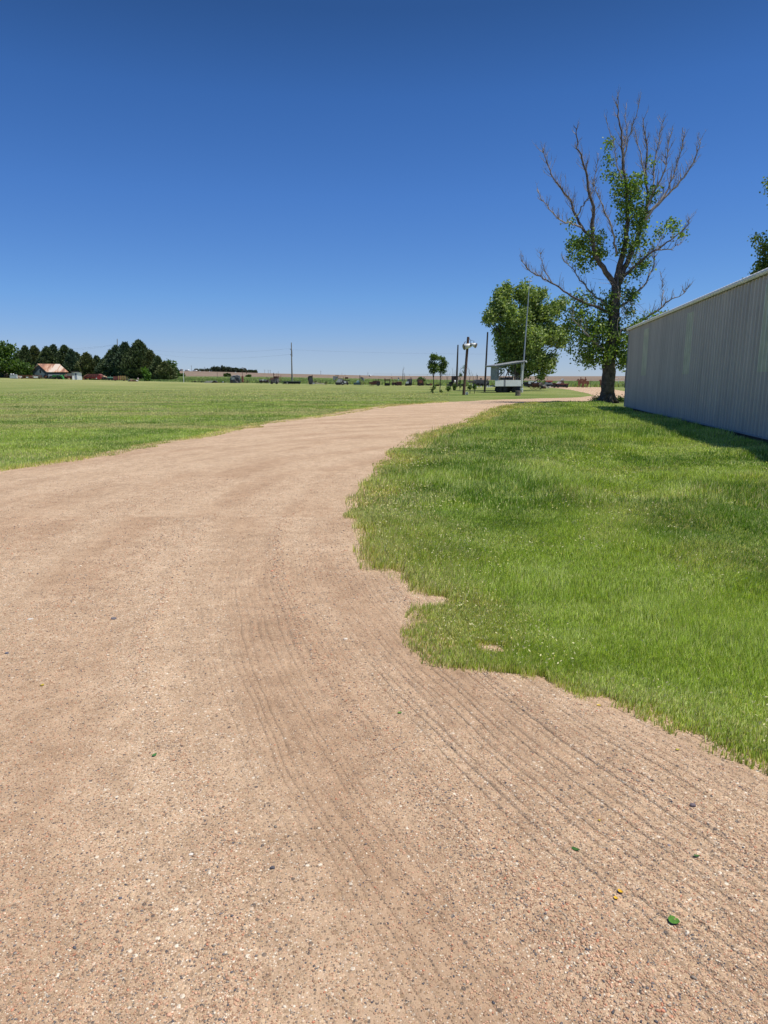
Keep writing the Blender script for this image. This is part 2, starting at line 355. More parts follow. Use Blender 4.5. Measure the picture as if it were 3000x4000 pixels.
def gravel_material():
    m = bpy.data.materials.new('pink_gravel'); n, l, b = nodes(m)
    co = objco(n, l)
    def vor(s, rnd=1.0):
        v = n.new('ShaderNodeTexVoronoi'); v.inputs['Scale'].default_value = s; v.inputs['Randomness'].default_value = rnd; l.new(co.outputs[0], v.inputs['Vector']); return v
    g0 = n.new('ShaderNodeNewGeometry')
    # broad lanes: curved with the drive
    sub = n.new('ShaderNodeVectorMath'); sub.operation = 'SUBTRACT'; l.new(g0.outputs['Position'], sub.inputs[0]); sub.inputs[1].default_value = (CXR, CYR, 0)
    ln = n.new('ShaderNodeVectorMath'); ln.operation = 'LENGTH'; l.new(sub.outputs[0], ln.inputs[0])
    sp = n.new('ShaderNodeSeparateXYZ'); l.new(sub.outputs[0], sp.inputs[0])
    ang = math_(n, l, 'ARCTAN2', sp.outputs[1], sp.outputs[0]); cb = n.new('ShaderNodeCombineXYZ'); l.new(ln.outputs['Value'], cb.inputs[0]); l.new(math_(n, l, 'MULTIPLY', ang, 2.0), cb.inputs[1])
    lane = n.new('ShaderNodeTexNoise'); lane.inputs['Scale'].default_value = 1.5; lane.inputs['Detail'].default_value = 5; l.new(cb.outputs[0], lane.inputs['Vector'])
    patch = noise(n, l, co, 1.1, 5, 0.6)
    sand = ramp(n, [(0.35, (0.42, 0.29, 0.19)), (0.55, (0.50, 0.355, 0.238)), (0.7, (0.57, 0.42, 0.29))]); l.new(patch.outputs[0], sand.inputs[0])
    v1 = vor(190); v2 = vor(105); v3 = vor(48)
    def stones(v, th, fac):
        # random colour per cell
        s = n.new('ShaderNodeSeparateColor'); l.new(v.outputs['Color'], s.inputs[0])
        cr = ramp(n, [(0.0, (0.13, 0.11, 0.10)), (0.07, (0.22, 0.17, 0.13)), (0.18, (0.32, 0.22, 0.14)), (0.38, (0.49, 0.34, 0.21)), (0.62, (0.60, 0.45, 0.30)), (0.84, (0.56, 0.36, 0.23)), (0.96, (0.74, 0.65, 0.52))]); l.new(s.outputs[0], cr.inputs[0])
        present = math_(n, l, 'GREATER_THAN', s.outputs[1], th)
        inside = math_(n, l, 'LESS_THAN', v.outputs['Distance'], fac)
        return cr.outputs[0], math_(n, l, 'MULTIPLY', present, inside), s
    lanef = n.new('ShaderNodeMapRange'); lanef.inputs[1].default_value = 0.38; lanef.inputs[2].default_value = 0.62; lanef.inputs[3].default_value = 0.68; lanef.inputs[4].default_value = 0.12; l.new(lane.outputs[0], lanef.inputs[0])
    col = sand.outputs[0]; hs = None
    for v, off, fac in ((v1, -0.15, 0.5), (v2, 0.08, 0.42), (v3, 0.26, 0.33)):
        c, f, s = stones(v, math_(n, l, 'ADD', lanef.outputs[0], off), fac)
        col = mix(n, l, f, col, c); h = math_(n, l, 'MULTIPLY', f, {v1: 0.3, v2: 0.6, v3: 1.0}[v])
        h = math_(n, l, 'MULTIPLY', h, math_(n, l, 'SUBTRACT', 1.0, math_(n, l, 'MULTIPLY', v.outputs['Distance'], 1.5)))
        hs = h if hs is None else math_(n, l, 'MAXIMUM', hs, h)
    gr = noise(n, l, co, 420, 3, 0.7); grr = ramp(n, [(0.3, (0.8, 0.8, 0.8)), (0.7, (1.18, 1.18, 1.18))]); l.new(gr.outputs[0], grr.inputs[0])
    col = mix(n, l, 1.0, col, grr.outputs[0], 'MULTIPLY')
    med = noise(n, l, co, 7, 6, 0.75); mr = ramp(n, [(0.3, (0.80, 0.78, 0.76)), (0.7, (1.15, 1.16, 1.16))]); l.new(med.outputs[0], mr.inputs[0])
    col = mix(n, l, 1.0, col, mr.outputs[0], 'MULTIPLY')
    m2 = noise(n, l, co, 30, 4, 0.8); fr2 = ramp(n, [(0.30, (0.58, 0.54, 0.52)), (0.43, (1.0, 1.0, 1.0)), (0.62, (1.02, 1.02, 1.02)), (0.72, (1.15, 1.15, 1.15))]); l.new(m2.outputs[0], fr2.inputs[0])
    col = mix(n, l, 0.8, col, fr2.outputs[0], 'MULTIPLY')
    lr = ramp(n, [(0.36, (0.90, 0.87, 0.84)), (0.50, (1.03, 1.03, 1.02)), (0.66, (1.14, 1.15, 1.15))]); l.new(lane.outputs[0], lr.inputs[0]); col = mix(n, l, 1.0, col, lr.outputs[0], 'MULTIPLY')
    l.new(col, b.inputs['Base Color']); b.inputs['Roughness'].default_value = 0.92; b.inputs['Specular IOR Level'].default_value = 0.15
    hh = math_(n, l, 'ADD', hs, math_(n, l, 'MULTIPLY', gr.outputs[0], 0.25))
    # grooves left by tyres and a drag rake: irregular rings round the bend
    warp = noise(n, l, co, 0.9, 3, 0.5); rw = math_(n, l, 'ADD', ln.outputs['Value'], math_(n, l, 'MULTIPLY', math_(n, l, 'SUBTRACT', warp.outputs[0], 0.5), 0.10))
    jag = noise(n, l, co, 30, 4, 0.75); rw = math_(n, l, 'ADD', rw, math_(n, l, 'MULTIPLY', math_(n, l, 'SUBTRACT', jag.outputs[0], 0.5), 0.020))
    cg = n.new('ShaderNodeCombineXYZ'); l.new(rw, cg.inputs[0]); l.new(math_(n, l, 'MULTIPLY', ang, 0.6), cg.inputs[1])
    g1 = n.new('ShaderNodeTexNoise'); g1.inputs['Scale'].default_value = 8.5; g1.inputs['Detail'].default_value = 1.5; l.new(cg.outputs[0], g1.inputs['Vector'])
    ph = math_(n, l, 'FRACT', math_(n, l, 'ADD', math_(n, l, 'MULTIPLY', rw, 21.0), math_(n, l, 'MULTIPLY', g1.outputs[0], 2.4)))
    gv = ramp(n, [(0.0, (0, 0, 0)), (0.16, (.55, .55, .55)), (0.34, (.95, .95, .95)), (0.60, (1, 1, 1)), (0.84, (.62, .62, .62)), (1.0, (0, 0, 0))]); l.new(ph, gv.inputs[0])
    bandn = n.new('ShaderNodeTexNoise'); bandn.inputs['Scale'].default_value = 1.7; bandn.inputs['Detail'].default_value = 3; l.new(cb.outputs[0], bandn.inputs['Vector'])
    bm_ = ramp(n, [(0.36, (0.35, 0.35, 0.35)), (0.48, (1, 1, 1))]); l.new(bandn.outputs[0], bm_.inputs[0])
    py = n.new('ShaderNodeSeparateXYZ'); l.new(g0.outputs['Position'], py.inputs[0])
    fy = n.new('ShaderNodeMapRange'); fy.inputs[1].default_value = 2.9; fy.inputs[2].default_value = 6.5; fy.inputs[3].default_value = 1; fy.inputs[4].default_value = 0.10; l.new(py.outputs[1], fy.inputs[0])
    fx = n.new('ShaderNodeMapRange'); fx.inputs[1].default_value = 12.9; fx.inputs[2].default_value = 12.1; l.new(ln.outputs['Value'], fx.inputs[0]); fx.inputs[3].default_value = 0.08
    gm = math_(n, l, 'MULTIPLY', math_(n, l, 'MULTIPLY', fy.outputs[0], fx.outputs[0]), bm_.outputs[0])
    gh = math_(n, l, 'MULTIPLY', math_(n, l, 'MULTIPLY', gv.outputs[0], gm), 1.45)
    hh = math_(n, l, 'ADD', hh, gh)
    bump(n, l, b, hh, 0.0062, 1.0)
    return m
GRAVEL = gravel_material()
struct(np_mesh('gravel_driveway', P, np.c_[a, a+1, a+nc+1, a+nc], mat=GRAVEL, k=4, smooth=True))
# far part: the drive bends right behind the tree, second lane round the grass island
far_px = [(1760, 1571), (1900, 1563), (2060, 1558), (2250, 1553), (2325, 1546), (2300, 1539), (2260, 1529), (2231, 1523.5), (2195, 1518.5), (2157, 1514.5), (2120, 1512.3), (2157, 1511.6), (2346, 1513), (2444, 1529), (2750, 1556), (2900, 1566), (2600, 1567.5), (2316, 1567.5), (2153, 1571)]
fp = [gp(*p) for p in far_px]
# refine edges with wobble
pts = []
for q in range(len(fp)):
    p0, p1 = Vector(fp[q]), Vector(fp[(q+1) % len(fp)]); L = (p1-p0).length; k = max(1, int(L/0.8))
    nrm = Vector((-(p1-p0).y, (p1-p0).x)).normalized()
    for s in range(k):
        p = p0.lerp(p1, s/k)
        if q != len(fp)-1 and s: p = p+nrm*(float(fbm(p.x, p.y, 0.9, 3))-0.5)*0.5
        pts.append(p)
bm = bmesh.new(); bm.faces.new([bm.verts.new((p.x, p.y, 0.006)) for p in pts]); bmesh.ops.triangulate(bm, faces=bm.faces)
struct(bm_obj('gravel_road', bm, GRAVEL))
def in_poly(x, y, poly):
    ins = np.zeros(x.shape, bool); n_ = len(poly)
    for q in range(n_):
        x0, y0 = poly[q]; x1, y1 = poly[(q+1) % n_]
        c = ((y0 > y) != (y1 > y)) & (x < (x1-x0)*(y-y0)/(y1-y0+1e-12)+x0); ins ^= c
    return ins
FARP = [(p.x, p.y) for p in pts]

# ---------------- real pebbles lying on the gravel
def road_z(x, y):
    e = np.minimum(x-xl(y), xr(y)-x)+0.3; f = sstep(0, 0.45, e); z, w, b_ = relief(x, y)
    return 0.024+z*f-0.019*(1-f), w, b_, e
def pebbles():
    N = 230000
    y = 1.0*np.exp(RNG.random(N)*np.log(11.0)); x = (RNG.random(N)*2-1)*(0.60*y+0.35)
    z, w, b_, e = road_z(x, y); r = np.hypot(x-CXR, y-CYR); th = np.arctan2(y-CYR, x-CXR)*2
    tr_ = 1-(0.5+0.5*np.cos(r*2*np.pi/0.058)); dens = 0.16+0.55*sstep(0.42, 0.62, fbm(r, th, 1.5, 4, 4, 4))+0.9*w+0.25*tr_*(1-sstep(4, 7, y))
    keep = (RNG.random(N) < dens) & (e > 0.02); x, y, z, w = x[keep], y[keep], z[keep], w[keep]; n_ = len(x)
    size = 0.0014+0.0021*RNG.random(n_)**2.2*(1+0.6*w)+0.0030*(RNG.random(n_) > 0.993)*RNG.random(n_)
    size *= np.clip(y/3.0, 1.0, 1.8)
    t = (1+5**.5)/2
    ico = np.array([(-1, t, 0), (1, t, 0), (-1, -t, 0), (1, -t, 0), (0, -1, t), (0, 1, t), (0, -1, -t), (0, 1, -t), (t, 0, -1), (t, 0, 1), (-t, 0, -1), (-t, 0, 1)])/1.9
    ft = np.array([(0, 11, 5), (0, 5, 1), (0, 1, 7), (0, 7, 10), (0, 10, 11), (1, 5, 9), (5, 11, 4), (11, 10, 2), (10, 7, 6), (7, 1, 8), (3, 9, 4), (3, 4, 2), (3, 2, 6), (3, 6, 8), (3, 8, 9), (4, 9, 5), (2, 4, 11), (6, 2, 10), (8, 6, 7), (9, 8, 1)])
    a_ = RNG.random(n_)*6.283; ca, sa = np.cos(a_), np.sin(a_)
    V = ico[None]*(1+0.35*(RNG.random((n_, 12, 1))-0.5))
    V = V*(size[:, None, None]*np.stack([1.0+0.7*RNG.random(n_), 0.8+0.3*RNG.random(n_), 0.55+0.3*RNG.random(n_)], 1)[:, None, :])
    X = V[..., 0]*ca[:, None]-V[..., 1]*sa[:, None]; Y_ = V[..., 0]*sa[:, None]+V[..., 1]*ca[:, None]
    V = np.stack([X+x[:, None], Y_+y[:, None], V[..., 2]+(z+size*0.25)[:, None]], -1)
    T = ft[None]+(np.arange(n_)*12)[:, None, None]
    pal = np.array([(.45, .27, .18), (.52, .36, .26), (.56, .33, .23), (.36, .22, .15), (.17, .15, .155), (.10, .095, .11), (.28, .235, .20), (.72, .62, .50), (.50, .22, .14), (.40, .31, .24)])
    pr = np.array([.24, .22, .12, .16, .05, .03, .08, .022, .03, .06]); ci = RNG.choice(10, n_, p=pr/pr.sum())
    tint = np.repeat(pal[ci]*np.array((1.06, 1.07, 1.0))*(0.8+0.4*RNG.random((n_, 1))), 12, 0)
    o = np_mesh('gravel', V.reshape(-1, 3), T.reshape(-1, 3), tint, STONE)
    stuff(o, 'loose pink, grey and white pebbles scattered over the gravel drive', 'gravel')
pebbles()

# ================================================================== GRASS BLADES
def leaf_cloud(P, size, tint, up=0.0, aspect=1.6, direc=None):
    """quads at points P (N,3); size (N,), tint (N,3)"""
    n_ = len(P); d = RNG.normal(size=(n_, 3)); d[:, 2] += up
    if direc is not None: d = d*0.6+np.array(direc)[None]
    d /= np.linalg.norm(d, axis=1)[:, None]; e = RNG.normal(size=(n_, 3)); e -= d*(e*d).sum(1)[:, None]; e /= np.linalg.norm(e, axis=1)[:, None]
    L = (size*aspect*0.5)[:, None]*d; Wd = (size*0.5)[:, None]*e
    V = np.stack([P-L, P+Wd-L*0.1, P+L, P-Wd-L*0.1], 1)
    return V.reshape(-1, 3), np.arange(4)[None]+(np.arange(n_)*4)[:, None], np.repeat(tint, 4, 0)
def hash_cols(n_, cols, p):
    c = np.array(cols); return c[RNG.choice(len(c), n_, p=np.array(p)/sum(p))]
def blades(name, x, y, z, h, w, tint, lean, label, tri=False):
    n_ = len(x); a_ = RNG.random(n_)*6.283; ca, sa = np.cos(a_), np.sin(a_)
    la = 6.0*fbm(x, y, 1.4, 3, 91, 17)+RNG.normal(size=n_)*1.2; lx = np.cos(la)*lean*RNG.random(n_)+lean*0.35; ly = np.sin(la)*lean*RNG.random(n_)+lean*0.1
    b0 = np.stack([x-ca*w/2, y-sa*w/2, z], -1); b1 = np.stack([x+ca*w/2, y+sa*w/2, z], -1)
    tip = np.stack([x+lx*h, y+ly*h, z+h*np.sqrt(np.clip(1-(lx**2+ly**2)*0.6, .15, 1))], -1)
    if tri:
        V = np.stack([b0, b1, tip], 1); T = np.arange(3)[None]+(np.arange(n_)*3)[:, None]
        tt = np.stack([tint*0.95, tint*0.95, tint*1.05], 1)
        return np_mesh(name, V.reshape(-1, 3), T, tt.reshape(-1, 3), BLADE), label
    mx = x+lx*h*0.30; my = y+ly*h*0.30; mz = z+h*0.58
    m0 = np.stack([mx-ca*w*0.42, my-sa*w*0.42, mz], -1); m1 = np.stack([mx+ca*w*0.42, my+sa*w*0.42, mz], -1)
    V = np.stack([b0, b1, m0, m1, tip], 1); f = np.array([(0, 1, 3), (0, 3, 2), (2, 3, 4)])
    T = f[None]+(np.arange(n_)*5)[:, None, None]
    tt = np.stack([tint*0.92, tint*0.92, tint, tint, tint*1.05], 1)
    return np_mesh(name, V.reshape(-1, 3), T.reshape(-1, 3), tt.reshape(-1, 3), BLADE), label
SH0 = Vector((12.39, 35.3, 0)); SHD = Vector((-0.156, -0.988, 0)).normalized()
def wall_side(x, y):     # >0 on the grass side of the shed wall
    return -((x-SH0.x)*(-SHD.y)+(y-SH0.y)*SHD.x)*1.0
def grass_color(x, y, n_, dryk, dark=1.0):
    g = fbm(x, y, 0.55, 4, 3, 8); g2 = fbm(x, y, 1.7, 3, 50, 2)
    a_ = np.array((0.20, 0.34, 0.04)); b_ = np.array((0.46, 0.58, 0.105)); c_ = np.array((0.68, 0.74, 0.30)); d_ = np.array((0.66, 0.60, 0.30))
    t = np.clip((g-0.40)/0.2+0.5*(RNG.random(n_)-0.5), 0, 1)[:, None]
    col = a_*(1-t)+b_*t
    k = (RNG.random(n_) < 0.16+0.34*sstep(.48, .6, g2))[:, None]; col = np.where(k, c_*(0.8+0.4*RNG.random((n_, 1))), col)
    k = (RNG.random(n_) < dryk)[:, None]; col = np.where(k, d_*(0.7+0.6*RNG.random((n_, 1))), col)
    return col*(0.5+0.85*RNG.random((n_, 1)))*dark
def right_grass():
    def sample(N, y0, y1):
        y = y0*np.exp(RNG.random(N)*np.log(y1/y0)); hi = 0.60*y+1.0
        lo = xr(y)-0.02*(1+0.3*y)-0.02; x = lo+RNG.random(N)*np.maximum(hi-lo, 0)
        # keep areal density even inside one band
        ok = (hi > lo) & (wall_side(x, y) > 0.25) & (RNG.random(N) < (hi-lo)/(0.60*y1+6)*(y/y1))
        return x[ok], y[ok]
    tot = []
    specs = [(2.0, 4.5, 1900000, 1), (4.5, 8, 1250000, 1), (8, 15, 620000, 1), (15, 27, 300000, 0), (27, 43.3, 330000, 0)]
    for q, (y0, y1, N, full) in enumerate(specs):
        x, y = sample(N, y0, y1)
        e = x-xr(y)
        bare = fbm(x, y, 1.9, 4, 11, 5)
        near_edge = 1-sstep(-0.06, 0.17+0.016*np.minimum(y, 12), e)
        tuft = sstep(0.40, 0.56, fbm(x, y, 6.0, 3, 71, 13)); keep = RNG.random(len(x)) < (1-near_edge+near_edge*(0.04+0.96*tuft)*np.clip(1.25-near_edge, 0.12, 1))*(1-0.8*near_edge*sstep(0.50, 0.60, bare)*(1-sstep(5, 9, y)))
        sparse = (fbm(x, y, 3.1, 3, 21, 9) > 0.60) & (y < 7); keep &= ~(sparse & (RNG.random(len(x)) < 0.6))
        hole = np.zeros(len(x))
        for hx, hy, hr in ((1665, 2362, .14), (1925, 2545, .085), (2095, 2690, .09), (1545, 2258, .10), (2330, 2760, .06), (2700, 2925, .08)):
            gx_, gy_ = gp(hx, hy); hole = np.maximum(hole, 1-sstep(0.55, 1.25, np.hypot((x-gx_)/1.25, (y-gy_)/1.1)/hr+0.8*(fbm(x, y, 9, 2)-.5)))
        keep &= RNG.random(len(x)) > 0.97*hole
        x, y, e = x[keep], y[keep], e[keep]; n_ = len(x)
        near_edge = 1-sstep(0.0, 0.5+0.09*y, e)
        hmap = 0.045+0.07*sstep(0.35, 0.7, fbm(x, y, 0.8, 3, 2, 2))
        h = hmap*(0.5+0.9*RNG.random(n_))*(1-0.35*near_edge)*(1+0.25*(y > 8))
        w = (0.0030+0.0032*RNG.random(n_))*np.clip(y/5.0, 0.9, 8)
        z = 0.024*(1-sstep(0.15, 0.55, e-0.01*y))
        dry = 0.05+0.28*near_edge+0.22*sstep(0.52, 0.66, fbm(x, y, 0.7, 3, 33, 4))
        col = grass_color(x, y, n_, dry)
        tot.append((x, y, z, h, w, col))
        print('grass', q, n_)
    n1 = 3
    cat = lambda L: [np.concatenate(v) for v in zip(*L)]
    x, y, z, h, w, col = cat(tot[:n1])
    o, _ = blades('grass', x, y, z, h, w, col, 0.55, ''); stuff(o, 'long bright green grass between the gravel drive and the metal shed', 'grass')
    x, y, z, h, w, col = cat(tot[n1:])
    o, _ = blades('grass', x, y, z, h*1.1, w, col, 0.55, '', tri=True); stuff(o, 'green grass farther off, reaching the tree and the shed corner', 'grass')
    # pale seed heads
    N = 60000; y = 2.2*np.exp(RNG.random(N)*np.log(16/2.2)); lo = xr(y); x = lo+RNG.random(N)*(0.6*y+0.8-lo)
    ok = (x > lo+0.15) & (wall_side(x, y) > 0.5) & (RNG.random(N) < 0.28*sstep(0.46, 0.60, fbm(x, y, 0.75, 3, 33, 4))*np.clip(1.7-(x-lo)/(0.35*y+.2), 0.05, 1)*0.9)
    x, y = x[ok], y[ok]; n_ = len(x); zt = 0.07+0.07*RNG.random(n_)
    s = (0.005+0.005*RNG.random(n_))*np.clip(y/5, 1, 2); a_ = RNG.random(n_)*6.283
    V, T_, C_ = leaf_cloud(np.stack([x, y, zt], -1), s, np.array([[.80, .74, .42]])*(0.7+.5*RNG.random((n_, 1))), up=.6, aspect=2.2)
    o = np_mesh('seed_heads', V, T_, C_, BLADE, k=4)
    stuff(o, 'pale seed heads standing over the long grass beside the drive', 'seed heads')
right_grass()
def left_lawn():
    parts = []
    for (y0, y1, N) in ((4.5, 12, 450000), (12, 24, 380000), (24, 44, 330000), (44, 100, 420000)):
        y = y0*np.exp(RNG.random(N)*np.log(y1/y0)); hi = np.where(y < 43, xl(y), 0.0)+np.where(y >= 43, 0.095*y, 0); lo = -0.60*y-1.5; x = lo+RNG.random(N)*np.maximum(hi-lo, 0)
        ok = (hi > lo) & (RNG.random(N) < (hi-lo)/(0.6*y1+8)*(y/y1)*1.6*(1-0.92*sstep(22, 90, y))); x, y = x[ok], y[ok]; n_ = len(x)
        e = xl(y)-x; ne = 1-sstep(0, 0.15+0.03*y, e)
        keep = RNG.random(n_) < 1-0.6*ne*(fbm(x, y, 1.9, 3, 14) > 0.5); x, y, ne = x[keep], y[keep], ne[keep]; n_ = len(x)
        tall = sstep(0.60, 0.72, fbm(x, y, 0.5, 3, 61, 7))
        h = (0.028+0.03*RNG.random(n_))*(1-0.3*ne)*(1+0.9*tall); w = (0.0035+0.003*RNG.random(n_))*np.clip(y/6, 1, 13)
        dry = np.clip(0.15+0.85*(sstep(0.42, 0.64, fbm(x*0.12, y*0.8, 1.0, 4, 5, 1))), 0, 1)*sstep(4, 26, y)+0.25*ne+.08+0.40*sstep(25, 85, y)
        parts.append((x, y, 0.022*(1-sstep(0.15, 0.5, e[keep]))*(y < 43), h, w, grass_color(x, y, n_, dry, 1.12)))
        print('lawn', n_)
    x, y, z, h, w, col = [np.concatenate(v) for v in zip(*parts)]
    o, _ = blades('lawn_grass', x, y, z, h, w, col, 0.6, '', tri=True)
    stuff(o, 'short mown grass of the wide lawn across the gravel drive', 'grass')
left_lawn()
def tall_weeds():
    """rank weeds behind the row of machinery"""
    N = 60000; px = RNG.random(N)*3000-100; t = (px-1500)/2702.7; re = edge_r(px)
    r = re+4.5+(RNG.random(N)**1.6)*(RB-re-5); x = t*r
    ok = ~((px > 2100) & (px < 2480) & (r < 101)); x, r = x[ok], r[ok]
    n_ = len(x); z = HZ(x, r); g = fbm(x, r, 0.06, 3)
    h = (0.25+0.35*RNG.random(n_))*(0.6+0.8*g)*(1-0.8*np.clip((r-edge_r(1500+2702.7*x/r))/120, 0, 1)); w = 0.25+0.5*RNG.random(n_)
    t_ = np.clip((g-.35)*3+0.4*(RNG.random(n_)-.5), 0, 1)[:, None]
    col = (np.array((.20, .28, .09))*(1-t_)+np.array((.44, .50, .19))*t_)*(0.7+0.6*RNG.random((n_, 1)))
    k = (RNG.random(n_) < 0.08)[:, None]; col = np.where(k, np.array((.32, .30, .14)), col)
    o, _ = blades('tall_weeds', x, r, z, h, w, col, 0.35, '', tri=True); stuff(o, 'rank green weeds between the old machinery and the ploughed field', 'weeds')
tall_weeds()
# ================================================================== TREES
def clump_points(blobs, n_leaf, clump_r, per=14, seed_fill=0.75):
    """blobs: list of (center Vector, rx, ry, rz, weight). Leaves gather in clumps, mostly near blob surfaces."""
    wts = np.array([b[4] for b in blobs]); wts = wts/wts.sum(); nc_ = max(1, n_leaf//per)
    bi = RNG.choice(len(blobs), nc_, p=wts)
    C = np.array([tuple(b[0]) for b in blobs])[bi]; Rr = np.array([b[1:4] for b in blobs])[bi]
    d = RNG.normal(size=(nc_, 3)); d /= np.linalg.norm(d, axis=1)[:, None]
    rr = (seed_fill*RNG.random(nc_)**0.5+(1-seed_fill)); rr = np.clip(rr*1.02, 0, 1.05)
    cc = C+d*Rr*rr[:, None]
    P = np.repeat(cc, per, 0)+RNG.normal(size=(nc_*per, 3))*clump_r*0.5
    shade = np.repeat(0.75+0.5*RNG.random(nc_), per)
    return P, shade
BARK = M('bark', (0.12, 0.095, 0.075), 0.95, 0.5, (0.045, 0.036, 0.03), 6.0)
DEADWOOD = M('bare_twigs', (0.30, 0.265, 0.235), 0.9, 0.4, (0.13, 0.10, 0.085), 4.0)
def px_limb(base, pts, r0, r1, depth, Y0, jitter=0.05):
    """pts px list; depth list or end depth offset; returns world points relative to base"""
    out = []; n_ = len(pts)
    for i_, (px, py) in enumerate(pts):
        d = depth[i_] if isinstance(depth, (list, tuple)) else depth*i_/(n_-1)
        out.append(at(px, py, Y0+d)-base)
    # subdivide with a smooth spline and small kinks
    res = []; rad = []
    for i_ in range(n_-1):
        p0 = out[max(i_-1, 0)]; p1 = out[i_]; p2 = out[i_+1]; p3 = out[min(i_+2, n_-1)]
        for s in range(4):
            t = s/4; q = 0.5*((2*p1)+(p2-p0)*t+(2*p0-5*p1+4*p2-p3)*t*t+(3*p1-p0-3*p2+p3)*t**3)
            k = jitter if (i_+s) else 0
            res.append(q+Vector((random.gauss(0, k), random.gauss(0, k), random.gauss(0, k)))); rad.append(r0+(r1-r0)*((i_+t)/(n_-1))**0.8)
    res.append(out[-1]); rad.append(r1); return res, rad
def twigs(bm, pts, rad, dens, length, r, level, upb=0.8, start=0.15, tips=None, n=4):
    """spawn curved side twigs along a limb"""
    L = [0]
    for a_, b_ in zip(pts, pts[1:]): L.append(L[-1]+(b_-a_).length)
    tot = L[-1]; k = int(tot*dens)
    for _ in range(k):
        s = tot*(start+(1-start)*random.random()); i_ = max(j for j in range(len(L)) if L[j] <= s); i_ = min(i_, len(pts)-2)
        f = (s-L[i_])/max(L[i_+1]-L[i_], 1e-6); p = pts[i_].lerp(pts[i_+1], f); t = (pts[i_+1]-pts[i_]).normalized()
        side = Vector((random.gauss(0, 1), random.gauss(0, 1), random.gauss(0, 1))); side -= t*side.dot(t)
        if side.length < 1e-3: continue
        d = (t*0.7+side.normalized()*random.uniform(0.5, 1.1)+Vector((0, 0, upb*0.3))).normalized()
        ln = length*random.uniform(0.4, 1.1)*(1-0.45*s/tot); sp = [p]; m = 5 if level == 2 else 4
        for q in range(m):
            d = (d+Vector((random.gauss(0, .13), random.gauss(0, .13), upb*0.22+random.gauss(0, .1)))).normalized()
            sp.append(sp[-1]+d*ln/m)
        rr = [max(r*(1-0.82*q/m), 0.004) for q in range(m+1)]
        add_tube(bm, sp, rr, n, cap=False)
        if tips is not None: tips.append(sp)
        if level > 1: twigs(bm, sp, rr, 4.6, length*0.42, r*0.42, level-1, upb, 0.2, tips, 3)

